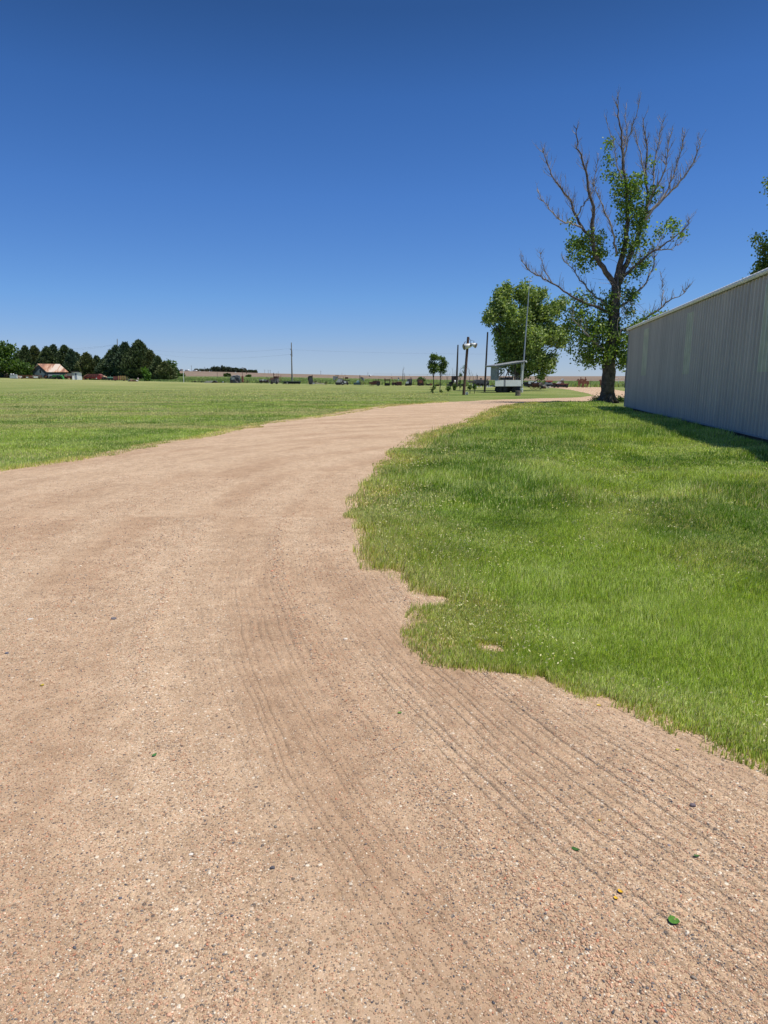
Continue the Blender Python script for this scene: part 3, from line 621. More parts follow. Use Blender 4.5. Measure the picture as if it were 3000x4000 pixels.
def big_tree():
    Y0 = 41.6; base = at(2372, 1571, Y0); base.z = 0
    t = thing('cottonwood_tree', 'tall half dead cottonwood with bare grey upper branches beside the metal shed', 'tree', base)
    bm = bmesh.new(); bd = bmesh.new()
    # trunk
    tr, rd = px_limb(base, [(2370, 1576), (2372, 1540), (2377, 1470), (2380, 1400), (2393, 1300), (2400, 1200), (2408, 1110)], 0.50, 0.27, 0, Y0, 0.02)
    rd = [r*(1.0 if i_ > 3 else (1.22, 0.98, 0.88, 0.86)[i_]) for i_, r in enumerate(rd)]
    rd = [min(r, 0.40) if i_ > 1 else r for i_, r in enumerate(rd)]
    tr[0].z = -0.1
    add_tube(bm, tr, rd, 14)
    for k in range(7):   # root flare
        a_ = 6.283*k/7+0.3; add_tube(bm, [(math.cos(a_)*.22, math.sin(a_)*.22, 0.75), (math.cos(a_)*.40, math.sin(a_)*.40, 0.22), (math.cos(a_)*.72, math.sin(a_)*.72, -0.06)], [0.13, 0.14, 0.06], 6)
    limbs = [  # pts, r0, r1, depth end, twig density, twig length
        ([(2405, 1120), (2365, 1060), (2330, 1000), (2316, 930), (2316, 860), (2318, 813), (2299, 736), (2284, 649), (2262, 591), (2250, 530), (2242, 490)], .20, .02, -1.2, 2.3, 1.3),
        ([(2316, 930), (2270, 885), (2240, 820), (2227, 784), (2183, 721), (2154, 678), (2130, 620), (2122, 580)], .11, .015, 1.6, 2.6, 1.3),
        ([(2275, 890), (2235, 875), (2193, 861), (2145, 813), (2116, 779), (2098, 740)], .07, .012, -1.5, 2.4, 0.9),
        ([(2250, 845), (2280, 800), (2310, 762), (2322, 700), (2333, 640), (2338, 600)], .055, .012, 1.2, 2.4, 0.9),
        ([(2410, 1000), (2400, 930), (2371, 842), (2347, 794), (2322, 730), (2310, 690)], .08, .012, -2.0, 2.4, 0.9),
        ([(2408, 1110), (2418, 1040), (2440, 960), (2450, 860), (2453, 780), (2436, 663), (2429, 591), (2427, 519), (2416, 430), (2414, 379)], .24, .015, .6, 2.4, 1.2),
        ([(2430, 640), (2440, 560), (2445, 495), (2447, 413)], .05, .01, 1.0, 3.2, 0.9),
        ([(2432, 620), (2455, 540), (2478, 470), (2492, 420), (2499, 389)], .045, .01, -1.0, 3.2, 0.9),
        ([(2430, 700), (2410, 640), (2400, 560), (2378, 500), (2362, 455)], .04, .01, -1.3, 2.4, 0.7),
        ([(2410, 1120), (2434, 1060), (2463, 996), (2482, 943), (2512, 870), (2530, 790), (2522, 687), (2530, 581), (2516, 509), (2514, 460)], .22, .015, 1.2, 2.6, 1.3),
        ([(2524, 700), (2505, 620), (2490, 560), (2478, 500)], .05, .01, .6, 3.0, 1.0),
        ([(2528, 810), (2560, 740), (2585, 690), (2602, 639), (2612, 560), (2630, 500)], .08, .01, -1.0, 3.0, 1.1),
        ([(2545, 770), (2555, 680), (2565, 590), (2580, 520), (2590, 470)], .06, .01, 1.5, 3.0, 1.1),
        ([(2530, 830), (2593, 769), (2625, 700), (2646, 640), (2665, 567), (2672, 520)], .08, .01, 1.0, 2.8, 1.1),
        ([(2520, 860), (2593, 775), (2660, 707), (2708, 634), (2730, 580), (2737, 545)], .09, .01, -1.6, 2.6, 1.1),
        ([(2425, 1090), (2475, 1045), (2506, 1016), (2569, 972), (2620, 940), (2675, 895), (2690, 860)], .12, .012, -1.6, 2.6, 1.1),
        ([(2560, 975), (2610, 975), (2650, 955), (2680, 925)], .05, .01, 1.0, 2.4, 0.8),
        ([(2412, 1208), (2463, 1165), (2520, 1107), (2548, 1050), (2560, 985), (2585, 930)], .10, .012, 1.2, 2.3, 0.9),
        ([(2395, 1240), (2340, 1200), (2260, 1175), (2217, 1146), (2154, 1102), (2096, 1074), (2060, 1048), (2036, 1020)], .11, .012, -2.4, 2.6, 1.0),
        ([(2385, 1205), (2328, 1160), (2284, 1112), (2251, 1074), (2225, 1040), (2200, 1010)], .09, .012, 1.5, 2.6, 0.9),
        ([(2155, 1104), (2130, 1060), (2118, 1020), (2110, 985)], .04, .01, -2.6, 3.0, 0.7),
        ([(2398, 1300), (2440, 1285), (2492, 1261), (2564, 1218), (2612, 1175), (2665, 1151), (2694, 1112)], .11, .012, 1.5, 2.8, 1.0),
        ([(2580, 1205), (2590, 1150), (2585, 1100), (2583, 1070)], .04, .01, 1.2, 3.0, 0.8),
        ([(2385, 1380), (2340, 1350), (2290, 1300), (2250, 1260), (2225, 1210)], .09, .015, -2.2, 1.6, 0.9),
        ([(2390, 1390), (2430, 1350), (2470, 1310), (2500, 1260)], .08, .015, 1.8, 1.6, 0.9),
        ([(2383, 1420), (2330, 1405), (2280, 1390), (2245, 1385)], .05, .01, 1.5, 1.5, 0.8)]
    tips = []
    for pts_, r0, r1, dep, dn, ln in limbs:
        # depth starts at the depth of the parent: approximate by distance from the trunk axis
        n_ = len(pts_); s0 = 0.0 if abs(pts_[0][0]-2408) < 30 and pts_[0][1] > 980 else dep*0.35
        dl = [s0+(dep-s0)*q/(n_-1) for q in range(n_)]
        p, r = px_limb(base, pts_, r0*.88, r1*.8, dl, Y0, 0.03)
        big = r0 > 0.10
        add_tube(bm if big else bd, p, r, 8 if big else 6)
        twigs(bd, p, r, dn*3.0, ln*1.0, max(0.011, min(0.020, r0*0.3)), 2, 0.9, 0.18, tips)
    for k in range(70):   # tangle of hanging dead shoots round the trunk
        z0 = random.uniform(4.2, 8.8); a_ = random.uniform(-2.6, 0.1); p = Vector((0.3+math.cos(a_)*.36, math.sin(a_)*.36, z0)); sp = [p]
        d = Vector((math.cos(a_)*.5, math.sin(a_)*.5, random.uniform(-.9, .9)))
        for q in range(4): d = d+Vector((random.gauss(0, .35), random.gauss(0, .3), random.gauss(-.1, .3))); sp.append(sp[-1]+d*0.28)
        add_tube(bd, sp, [.016, .014, .011, .008, .005], 3, cap=False)
    tk = bm_obj('trunk', bm, BARK, t, True)
    bm_obj('bare_branches', bd, DEADWOOD, t, True)
    # leaf masses (px centre, radii px, depth, weight)
    B = [(2290, 1290, 90, 90, 1.5, 10), (2250, 1230, 55, 60, 1.2, 3.5), (2350, 1330, 85, 80, 1.6, 9), (2320, 1395, 80, 42, 1.5, 5), (2440, 1350, 60, 85, 1.6, 8), (2270, 1175, 50, 35, 1.0, 2), (2455, 1400, 50, 45, 1.3, 4),
         (2365, 1180, 28, 48, .8, 2.2), (2425, 1140, 26, 55, .8, 1.8), (2470, 1155, 24, 25, .6, 1.2), (2460, 1215, 18, 18, .5, .5), (2240, 950, 32, 20, .7, .9), (2250, 1000, 40, 30, .8, 1.3), (2300, 960, 45, 55, 1.0, 3.4), (2290, 1035, 35, 25, .7, 1.2),
         (2350, 985, 38, 40, .8, 1.6), (2345, 930, 30, 30, .7, .8), (2440, 760, 36, 50, .9, 3.0), (2475, 730, 38, 45, .9, 3.2), (2450, 840, 36, 55, .8, 2.6), (2495, 850, 30, 60, .8, 2.0), (2480, 800, 38, 50, .8, 2.0), (2395, 680, 26, 22, .5, .9), (2380, 560, 12, 24, .35, .35),
         (2388, 620, 18, 26, .4, .6), (2420, 720, 26, 26, .5, .8), (2543, 640, 14, 30, .4, .35), (2545, 760, 28, 35, .6, .6), (2500, 960, 45, 40, .9, 2.4), (2510, 1030, 34, 24, .7, 1.4), (2440, 960, 36, 55, .9, 2.0), (2480, 1070, 20, 18, .5, .5),
         (2590, 895, 32, 18, .8, .7), (2635, 880, 26, 18, .7, .6), (2660, 910, 22, 14, .6, .35), (2230, 870, 26, 18, .5, .4), (2550, 1250, 55, 22, 1.0, 1.2), (2490, 1270, 30, 28, .7, 1.2), (2600, 1235, 30, 15, .6, .5), (2520, 1290, 40, 20, .8, .8), (2390, 1250, 40, 40, .8, 1.6), (2250, 1370, 40, 20, .8, .9), (2500, 900, 30, 30, .6, 1.0)]
    blobs = []
    for (cx, cy, rx, ry, dz, wt) in B:
        c = at(cx, cy, Y0+random.uniform(-0.3, 0.3))-base; blobs.append((c, rx*Y0/2702, dz, ry*Y0/2755, wt))
    P, sh = clump_points(blobs, 17500, 0.30, 14, 0.85)
    n_ = len(P); tint = np.array((.12, .20, .035))[None]*sh[:, None]*(0.6+0.8*RNG.random((n_, 1))); k = RNG.random(n_) < .25
    tint[k] = np.array((.32, .42, .10))*(0.7+.6*RNG.random((k.sum(), 1)))
    V, T, C = leaf_cloud(P, 0.085+0.065*RNG.random(n_), tint, aspect=1.15, direc=(0, 0, -0.25))
    np_mesh('foliage', V, T, C, LEAF, t, k=4)
    return t
big_tree()

def leafy_tree(name, label, bx, by, Y0, blobs_px, n_leaf, leaf, trunk_pts, r0, r1, cols, group=None, clump=0.6, per=12, direc=None, aspect=1.5, branch=True, fill=0.7):
    Y0 = onground(bx, by, Y0)
    base = at(bx, by, Y0); base.z = H(base.x, Y0)
    t = thing(name, label, 'tree', base, 0, group)
    bm = bmesh.new()
    tr, rd = px_limb(base, trunk_pts, r0, r1, 0, Y0, 0.03); dz = tr[0].z; tr[0].z = -0.1; add_tube(bm, tr, rd, 8)
    blobs = []
    for (cx, cy, rx, ry, dep, dz_, wt) in blobs_px:
        c = at(cx, cy, Y0+dep)-base; blobs.append((c, rx*Y0/2702, dz_, ry*Y0/2755, wt))
        if branch:
            s = min(tr, key=lambda q: abs(q.z-max(c.z*0.55, tr[1].z))); m = (s+c)/2+Vector((0, 0, -.2*abs(c.x-s.x)))
            add_tube(bm, [s, m, c], [r0*0.4, r0*0.22, r0*0.08], 5)
    bm_obj('trunk', bm, BARK, t, True)
    P, sh = clump_points(blobs, n_leaf, clump, per, fill); n_ = len(P)
    ca, cb = np.array(cols[0]), np.array(cols[1]); k = np.clip(RNG.random((n_, 1))*1.1-.2, 0, 1); tint = (ca*(1-k)+cb*k)*sh[:, None]
    V, T, C = leaf_cloud(P, leaf*(0.7+0.6*RNG.random(n_)), tint, aspect=aspect, direc=direc)
    np_mesh('crown', V, T, C, LEAF, t, k=4); return t
G1 = ((.11, .18, .04), (.46, .55, .19))
leafy_tree('willow_tree', 'full green windblown tree standing behind the roofed white trailer', 2024, 1527, 74.0,
    [(1955, 1190, 33, 52, 0, 1.5, 4), (1920, 1240, 24, 29, -0.5, 1, 1.6), (1990, 1150, 22, 26, 0.5, 1, 1.2), (2060, 1160, 36, 36, 0, 1.5, 3.4), (2035, 1135, 19, 24, 0.5, 0.9, 0.9), (2015, 1240, 60, 52, -0.8, 1.8, 7), (2090, 1230, 39, 52, 0.5, 1.6, 4), (1990, 1320, 56, 52, 0.3, 2, 7), (2070, 1320, 60, 52, -0.8, 2, 8), (2140, 1230, 36, 39, 0, 1.3, 3), (2175, 1200, 29, 22, 0.4, 1, 1.6), (2150, 1310, 47, 39, 0.2, 1.6, 5), (2195, 1310, 24, 24, 0.5, 1, 1.4), (2000, 1400, 47, 39, 0.5, 1.7, 4.5), (2080, 1400, 52, 43, -0.3, 1.8, 6), (2130, 1420, 34, 36, 0.2, 1.4, 3.4), (2040, 1450, 52, 22, 0.6, 1.5, 2.6), (2120, 1470, 19, 14, 0, 0.8, 0.8), (2140, 1410, 26, 22, 0, 1, 1.2), (1970, 1360, 26, 43, 0.2, 1.2, 2.2), (1905, 1235, 12, 10, 0.2, 0.5, 0.3), (2120, 1145, 14, 14, 0, 0.6, 0.5), (1960, 1420, 14, 19, 0, 0.8, 0.8), (1972, 1132, 14, 26, 0, 0.5, 0.8), (1950, 1150, 12, 24, 0.2, 0.5, 0.6), (2050, 1122, 14, 20, 0, 0.5, 0.6), (2118, 1160, 18, 14, 0, 0.5, 0.5), (2200, 1180, 22, 14, 0.2, 0.5, 0.6), (2158, 1395, 16, 22, 0.3, 0.5, 0.6), (1925, 1215, 20, 16, 0, 0.5, 0.6), (1898, 1245, 14, 10, 0.2, 0.4, 0.35), (1945, 1290, 14, 16, 0.2, 0.4, 0.4), (2190, 1345, 22, 14, 0.2, 0.5, 0.6)],
    32000, 0.155, [(2024, 1527), (2024, 1480), (2022, 1400), (2015, 1300), (2000, 1210), (1990, 1160)], 0.34, 0.06, G1, clump=0.50, per=16, direc=(0.55, 0, 0.5), aspect=1.9, fill=.75)
leafy_tree('poplar_tree', 'green leafy tree partly seen above the shed roof at the right edge', 3170, 1560, 50.0,
    [(2995, 1045, 28, 52, 0, 1.0, 4), (3010, 960, 42, 34, .3, 1.2, 3), (2968, 1075, 24, 22, .3, .8, 1.3), (3040, 1050, 60, 90, 0, 1.8, 8), (3130, 960, 80, 90, 0, 2, 8), (3170, 1150, 110, 100, 0, 2, 9), (3012, 718, 22, 14, 0, .5, .5), (3060, 760, 50, 60, 0, 1.3, 2.4), (3140, 780, 70, 80, 0, 1.6, 5), (2958, 930, 9, 8, .1, .4, .2)],
    12000, 0.13, [(3170, 1560), (3165, 1350), (3150, 1100), (3130, 900), (3090, 730)], 0.32, 0.05, ((.08, .14, .03), (.30, .38, .09)), clump=0.42, per=10, aspect=1.2, fill=.8)

# saplings in the lawn
SAP = 'young trees planted in a row beside the light pole'
leafy_tree('sapling', 'taller leafy sapling, left of the pair of round crowned saplings', 1691, 1537, 59.0,
    [(1697, 1392, 12, 10, 0, .3, 1.4), (1706, 1400, 14, 11, 0, .35, 1.6), (1690, 1402, 10, 14, 0, .3, 1.2), (1681, 1418, 8, 8, 0, .2, .5), (1697, 1425, 16, 12, .1, .4, 1.6), (1685, 1432, 13, 12, -.1, .3, 1.2), (1702, 1440, 14, 13, 0, .4, 1.6), (1690, 1450, 12, 8, 0, .3, .7), (1698, 1515, 4, 8, 0, .1, .25), (1688, 1525, 3, 6, 0, .1, .15)],
    2600, 0.085, [(1691, 1537), (1693, 1480), (1695, 1440), (1697, 1400)], 0.055, 0.015, ((.06, .11, .02), (.22, .31, .07)), SAP, 0.16, 10, branch=True, aspect=1.3, fill=.8)
leafy_tree('sapling', 'shorter leafy sapling, right of the pair of round crowned saplings', 1719, 1534, 60.5,
    [(1727, 1402, 10, 8, 0, .3, 1.2), (1735, 1412, 10, 10, 0, .3, 1), (1741, 1425, 8, 9, 0, .3, .8), (1722, 1425, 9, 11, 0, .3, .9), (1733, 1436, 12, 10, 0, .35, 1.2), (1722, 1448, 11, 9, 0, .3, .9), (1735, 1452, 9, 8, 0, .3, .7), (1716, 1440, 8, 10, 0, .2, .7), (1724, 1528, 4, 5, 0, .1, .2)],
    2000, 0.085, [(1719, 1534), (1721, 1490), (1722, 1450), (1728, 1410)], 0.05, 0.012, ((.06, .11, .02), (.21, .30, .07)), SAP, 0.16, 10, aspect=1.3, fill=.8)
for (bx, by, tx, ty, bl, lab) in (
    (1749, 1529, 1746, 1440, [(1752, 1517, 9, 9, 0, .3, 3)], 'leafless sapling with a round green bush of shoots at its foot'),
    (1774, 1525, 1769, 1436, [(1775, 1512, 6, 12, 0, .2, 2)], 'dead topped sapling with an upright tuft of green shoots at its foot'),
    (1796, 1524, 1799, 1435, [(1797, 1500, 3, 20, 0, .15, 1.2), (1799, 1466, 7, 7, 0, .2, 1), (1812, 1442, 5, 18, 0, .2, .9)], 'thin sapling with leaves halfway up, just left of the light pole'),
    (1836, 1520, 1835, 1441, [(1835, 1512, 5, 7, 0, .15, 1)], 'bare sapling with small green shoots, just right of the light pole'),
    (1853, 1519, 1851, 1470, [(1853, 1511, 3.5, 7, 0, .15, 1)], 'smallest sapling, a short tuft of green shoots right of the light pole')):
    t_ = leafy_tree('sapling', lab, bx, by, 64.0, bl, 420, 0.08, [(bx, by), ((bx+tx)/2-1, (by+ty)/2), (tx, ty)], 0.03, 0.008, ((.06, .12, .02), (.15, .24, .05)), SAP, 0.12, 8, branch=False, aspect=1.4)
    bm = bmesh.new(); base = t_.location
    for k in range(5):
        f = random.uniform(.45, .9); p = at(bx+(tx-bx)*f, by+(ty-by)*f, base.y)-base; s = random.choice((-1, 1))
        add_tube(bm, [p, p+Vector((s*.12, 0, .25)), p+Vector((s*random.uniform(.15, .35), random.uniform(-.1, .1), random.uniform(.5, .9)))], [.012, .009, .005], 3)
    bm_obj('bare_twigs', bm, DEADWOOD, t_)

def conifer(px, top, base_y, width, Y, lab, col=0):
    Y += 10; b = at(px, base_y, Y); b.z = H(b.x, Y); h = (base_y-top)*Y/2755; w = width*(1.3+0.35*random.random())*Y/2702/2
    t = thing('pine_tree', lab, 'tree', b, random.random()*6, 'dark evergreens behind the old barn and wagons')
    bm = bmesh.new(); add_tube(bm, [(0, 0, -.2), (0.05, 0, h*.5), (0, 0, h*.97)], [h*.022, h*.014, .03], 6)
    N = int(620*(w/2.5)); u_ = RNG.random(N)**1.15; z = h*(0.05+0.95*u_); prof = np.clip((1-u_)**0.60*1.08, 0, 1)*np.clip(0.55+u_*3, 0, 1)
    # a few leading shoots so the outline breaks up
    nl = 40; la = RNG.random(nl)*6.283; lr = RNG.random(nl)**.6*w*.95; lh = h*(1.0-0.55*(lr/w)**1.3)*(0.80+0.20*RNG.random(nl))
    a_ = RNG.random(N)*6.283; lob = 0.68+0.5*vnoise(a_*1.3, z*0.7, 1.0, px); rr = w*prof*lob*(0.25+0.8*RNG.random(N)**0.5)
    C = np.stack([np.cos(a_)*rr, np.sin(a_)*rr, z], -1)
    L = []
    for k in range(nl):
        m = 20; zz_ = lh[k]*(0.72+0.28*RNG.random(m)); q = (1-(zz_/lh[k]-.72)/.28)*w*.16
        aa = RNG.random(m)*6.283; L.append(np.stack([np.cos(la[k])*lr[k]+np.cos(aa)*q, np.sin(la[k])*lr[k]+np.sin(aa)*q, zz_], -1))
    C = np.concatenate([C]+L); per = 7; nc_ = len(C)
    dirs = C*np.array([1, 1, 0]); dirs /= (np.linalg.norm(dirs, axis=1)[:, None]+1e-6); dirs[:, 2] = 1.1
    P = np.repeat(C, per, 0)+RNG.normal(size=(nc_*per, 3))*0.20; D = np.repeat(dirs, per, 0)+RNG.normal(size=(nc_*per, 3))*0.55
    D /= np.linalg.norm(D, axis=1)[:, None]; e = RNG.normal(size=D.shape); e -= D*(e*D).sum(1)[:, None]; e /= np.linalg.norm(e, axis=1)[:, None]
    s = 0.20+0.22*RNG.random(len(P)); V = np.stack([P-D*s[:, None]*.9, P+e*s[:, None]*.42, P+D*s[:, None]*1.1, P-e*s[:, None]*.42], 1)
    ca = np.array(((.085, .115, .050), (.068, .104, .060), (.11, .13, .052))[col]); sh = np.repeat(0.6+0.9*RNG.random(nc_), per)[:, None]
    tint = ca*sh*(0.7+.6*RNG.random((len(P), 1))); bm_obj('trunk', bm, BARK, t)
    np_mesh('crown', V.reshape(-1, 3), np.arange(4)[None]+(np.arange(len(P))*4)[:, None], np.repeat(tint, 4, 0), NEEDLE, t, k=4)
con = [(85, 1380, 1478, 66, 226, 0, 'dark evergreen just right of the bright green tree at the left edge'), (108, 1357, 1478, 60, 222, 0, 'evergreen with a pointed top left of the barn ridge'), (146, 1358, 1478, 66, 224, 2, 'evergreen rising right behind the left half of the barn roof'),
       (192, 1361, 1478, 62, 222, 0, 'evergreen behind the right half of the barn roof'), (219, 1353, 1478, 56, 226, 1, 'tallest evergreen just right of the barn'), (262, 1355, 1478, 60, 222, 0, 'evergreen with two tops behind the red covered wagon'), (287, 1371, 1480, 50, 220, 1, 'evergreen behind the white outhouse'),
       (306, 1384, 1480, 46, 222, 0, 'low evergreen just right of the white outhouse'), (345, 1385, 1482, 66, 214, 2, 'broad evergreen behind the long red wagon'), (384, 1398, 1482, 46, 216, 0, 'short narrow evergreen at the right end of the long red wagon'),
       (412, 1408, 1484, 44, 212, 1, 'low evergreen left of the crossarm pole'), (440, 1378, 1486, 56, 206, 0, 'evergreen just left of the crossarm pole'), (462, 1360, 1487, 62, 204, 1, 'evergreen right in front of the crossarm pole'), (499, 1348, 1488, 74, 200, 1, 'broad evergreen between the crossarm pole and the tallest evergreen'),
       (552, 1341, 1490, 96, 196, 0, 'tallest and widest evergreen of the right hand clump'), (595, 1380, 1490, 66, 194, 2, 'brownish evergreen right of the tallest one'), (622, 1402, 1491, 50, 190, 0, 'evergreen with a spiky top near the end of the clump'), (648, 1425, 1492, 52, 188, 2, 'last evergreen at the right end of the clump')]
for (px, top, by, w, Y, c, lab) in con: conifer(px, top, by, w, Y, lab, c)
leafy_tree('broadleaf_tree', 'large bright green tree at the left edge of the picture', 10, 1470, 205.0, [(0, 1370, 45, 38, 0, 3, 5), (-60, 1370, 60, 50, 0, 3, 5), (20, 1420, 50, 40, -1, 3, 5), (75, 1440, 42, 26, -1, 2.4, 3.5), (105, 1452, 24, 14, -1, 1.5, 1), (-30, 1430, 60, 40, 0, 3, 4), (40, 1370, 18, 20, 0, 1.5, .7)],
    5200, 0.50, [(10, 1472), (8, 1420), (5, 1370)], .35, .1, ((.05, .10, .02), (.12, .20, .035)), clump=1.1, per=8, fill=.6)
leafy_tree('broadleaf_tree', 'low rounded green tree at the right end of the evergreen clump', 668, 1488, 205.0, [(660, 1430, 24, 20, 0, 2, 3), (675, 1448, 22, 20, 0, 2, 3), (650, 1450, 26, 24, 0, 2, 3), (688, 1462, 12, 10, 0, 1, .8)],
    1800, 0.42, [(668, 1490), (666, 1460), (662, 1432)], .2, .06, ((.045, .09, .02), (.09, .16, .035)), clump=.7, per=8)
leafy_tree('young_tree', 'small vivid green tree in front of the tallest evergreen', 572, 1489, 184.0, [(566, 1448, 14, 9, 0, 1, 2), (574, 1462, 13, 11, 0, 1, 2), (574, 1477, 10, 10, 0, .9, 1.6)],
    800, 0.34, [(572, 1490), (572, 1470), (570, 1450)], .08, .03, ((.07, .15, .02), (.14, .26, .04)), clump=.4, per=8)
def bush(px, by, rx, ry, Y, lab, cols, n_=500, leaf=.3, name='bush'):
    Y = onground(px, by, Y); p = at(px, by, Y); p.z = H(p.x, Y); t = thing(name, lab, 'bush', p)
    P, sh = clump_points([(Vector((0, 0, ry*Y/2755*.5)), rx*Y/2702, rx*Y/2702*.8, ry*Y/2755*.6, 1)], n_, .25, 7, .7); P[:, 2] = np.maximum(P[:, 2], .03)
    k = RNG.random((len(P), 1)); tint = (np.array(cols[0])*(1-k)+np.array(cols[1])*k)*sh[:, None]
    V, T, C = leaf_cloud(P, leaf*(.7+.6*RNG.random(len(P))), tint); np_mesh('foliage', V, T, C, LEAF, t, k=4)
    bm = bmesh.new()
    for q in range(5): add_tube(bm, [(0, 0, -.05), (random.uniform(-.3, .3), random.uniform(-.2, .2), ry*Y/2755*.6)], [.03, .01], 4)
    bm_obj('stems', bm, BARK, t)
bush(888, 1470.5, 13, 11, 300, 'dark round bush in the weeds left of the big grey combine', ((.04, .08, .015), (.08, .11, .03)), 700, .5)
bush(971, 1473, 9, 7, 290, 'low green bush right of the arched pipe', ((.05, .10, .02), (.08, .14, .03)), 400, .45)
bush(1646, 1484, 15, 19, 150, 'green bush behind the maroon upright machine', ((.05, .10, .02), (.10, .17, .03)), 900, .2)
bush(708, 1470, 14, 10, 300, 'green bush in the weeds beside the white post', ((.05, .10, .02), (.09, .15, .03)), 400, .5)
bush(30, 1474, 12, 12, 203, 'dry brown brush heap left of the white tank cage', ((.20, .13, .09), (.30, .21, .14)), 400, .35)
bush(2, 1471, 24, 20, 204, 'dusky blue green bush at the left edge below the bright tree', ((.04, .06, .05), (.09, .12, .10)), 600, .35)
bush(2334, 1568, 16, 12, 41.0, 'dark low weeds at the left foot of the cottonwood trunk', ((.03, .045, .015), (.06, .08, .03)), 900, .05)
bush(2420, 1570, 14, 9, 41.2, 'green leafy weeds at the right foot of the cottonwood trunk', ((.06, .11, .02), (.09, .17, .03)), 700, .06)

# ================================================================== METAL SHED
def shed():
    L = 31.0; Hh = 3.93; Wd = 13.0; rise = 1.45; PIT = 0.262
    rz = math.atan2(SHD.y, SHD.x)      # local +x runs along the wall towards the viewer; local +y is ...
    t = thing('metal_shed', 'long grey ribbed metal shed with translucent wall panels and white roof edge', 'shed', SH0, rz)
    # local frame: x along wall towards the viewer, y to the building's inside is +y (left of heading)
    steel = bpy.data.materials.new('galvanised_wall'); n, l, b = nodes(steel); co = objco(n, l); tt = noise(n, l, co, 0.8, 5, 0.6); st = objco(n, l, (4.0, 4.0, 0.15)); s2 = noise(n, l, st, 1.0, 4, .6)
    rp = ramp(n, [(0.35, (0.42, 0.385, 0.345)), (0.65, (0.55, 0.51, 0.455))]); l.new(math_(n, l, 'ADD', math_(n, l, 'MULTIPLY', tt.outputs[0], .35), math_(n, l, 'MULTIPLY', s2.outputs[0], .65)), rp.inputs[0])
    l.new(rp.outputs[0], b.inputs['Base Color']); b.inputs['Roughness'].default_value = 0.5; b.inputs['Metallic'].default_value = 0.0; b.inputs['Specular IOR Level'].default_value = 0.6
    white = M('white_roof_steel', (0.80, 0.80, 0.76), 0.45, 0.06)
    fib = bpy.data.materials.new('fibreglass'); n, l, b = nodes(fib); co = objco(n, l); tt = noise(n, l, co, 2.0, 4); rp = ramp(n, [(0.35, (0.50, 0.515, 0.38)), (0.65, (0.60, 0.61, 0.46))]); l.new(tt.outputs[0], rp.inputs[0]); l.new(rp.outputs[0], b.inputs['Base Color']); b.inputs['Roughness'].default_value = .4
    def inward(): return 1.0 if Vector((-SHD.y, SHD.x, 0)).x > 0 else -1.0
    s = inward()
    def prof(x):   # rib profile outwards (m)
        f = (x/PIT) % 1.0
        if f < 0.60: return 0.0
        if f < 0.72: return 0.046*(f-0.60)/0.12
        if f < 0.88: return 0.046
        return 0.046*(1-(f-0.88)/0.12)
    def ribbed(name, x0, x1, z0, z1, mat, off, par):
        xs = [x0]; k = math.floor(x0/PIT)
        while True:
            for f in (0.0, 0.60, 0.72, 0.88):
                x = (k+f)*PIT
                if x0+1e-4 < x < x1-1e-4: xs.append(x)
            k += 1
            if k*PIT > x1: break
        xs.append(x1); bm = bmesh.new(); a_ = [bm.verts.new((x, -s*(prof(x)+off), z0)) for x in xs]; b_ = [bm.verts.new((x, -s*(prof(x)+off), z1)) for x in xs]
        for q in range(len(xs)-1): bm.faces.new((a_[q], a_[q+1], b_[q+1], b_[q]))
        return bm_obj(name, bm, mat, par)
    ribbed('wall', 0.0, L, 0.10, Hh-0.06, steel, 0.0, t)
    # solid core, far gable
    bm = bmesh.new(); add_box(bm, 0.01, L, s*0.02 if s > 0 else -Wd, Wd if s > 0 else -0.02, 0.12, Hh-0.08); bm_obj('inner_wall', bm, steel, t)
    bm = bmesh.new(); yy = [0.0, s*Wd, s*Wd/2]
    for x in (0.0,):
        vs_ = [bm.verts.new((x-.004, yy[0], .10)), bm.verts.new((x-.004, yy[1], .10)), bm.verts.new((x-.004, yy[1], Hh-.02)), bm.verts.new((x-.004, yy[2], Hh+rise-.03)), bm.verts.new((x-.004, yy[0], Hh-.02))]; bm.faces.new(vs_)
    bm_obj('gable_wall', bm, steel, t)
    # base angle, dark gap under it
    bm = bmesh.new(); add_box(bm, -0.01, L, min(-s*0.065, -s*.001), max(-s*.055, -s*.001), 0.07, 0.105); bm_obj('base_trim', bm, M('trim_grey', (.30, .32, .36), .5, .15), t)
    bm = bmesh.new(); add_box(bm, 0.03, L, min(s*0.03, s*Wd-.03), max(s*.03, s*Wd-.03), -0.1, 0.095); bm_obj('foundation', bm, M('concrete_dark', (.12, .10, .09), .95, .3), t)
    bm = bmesh.new(); add_box(bm, -0.02, 0.06, min(-s*0.05, 0), max(-s*.05, 0), 0.10, Hh-.05); bm_obj('corner_trim', bm, M('trim_grey', (.30, .32, .36)), t)
    # roof: ribbed sheet, overhanging the wall, scalloped end
    over = 0.10; sl_ = rise/(Wd/2); bm = bmesh.new(); xs = []; k = -1
    for k in range(-1, int(L/PIT)+1):
        for f, hgt in ((0.0, 0.0), (.12, .016), (.3, .026), (.5, .03), (.7, .026), (.88, .016)): xs.append(((k+f)*PIT, hgt*0.9-0.006*(f == 0)))
    xs = [p for p in xs if -0.15 <= p[0] <= L+.1]
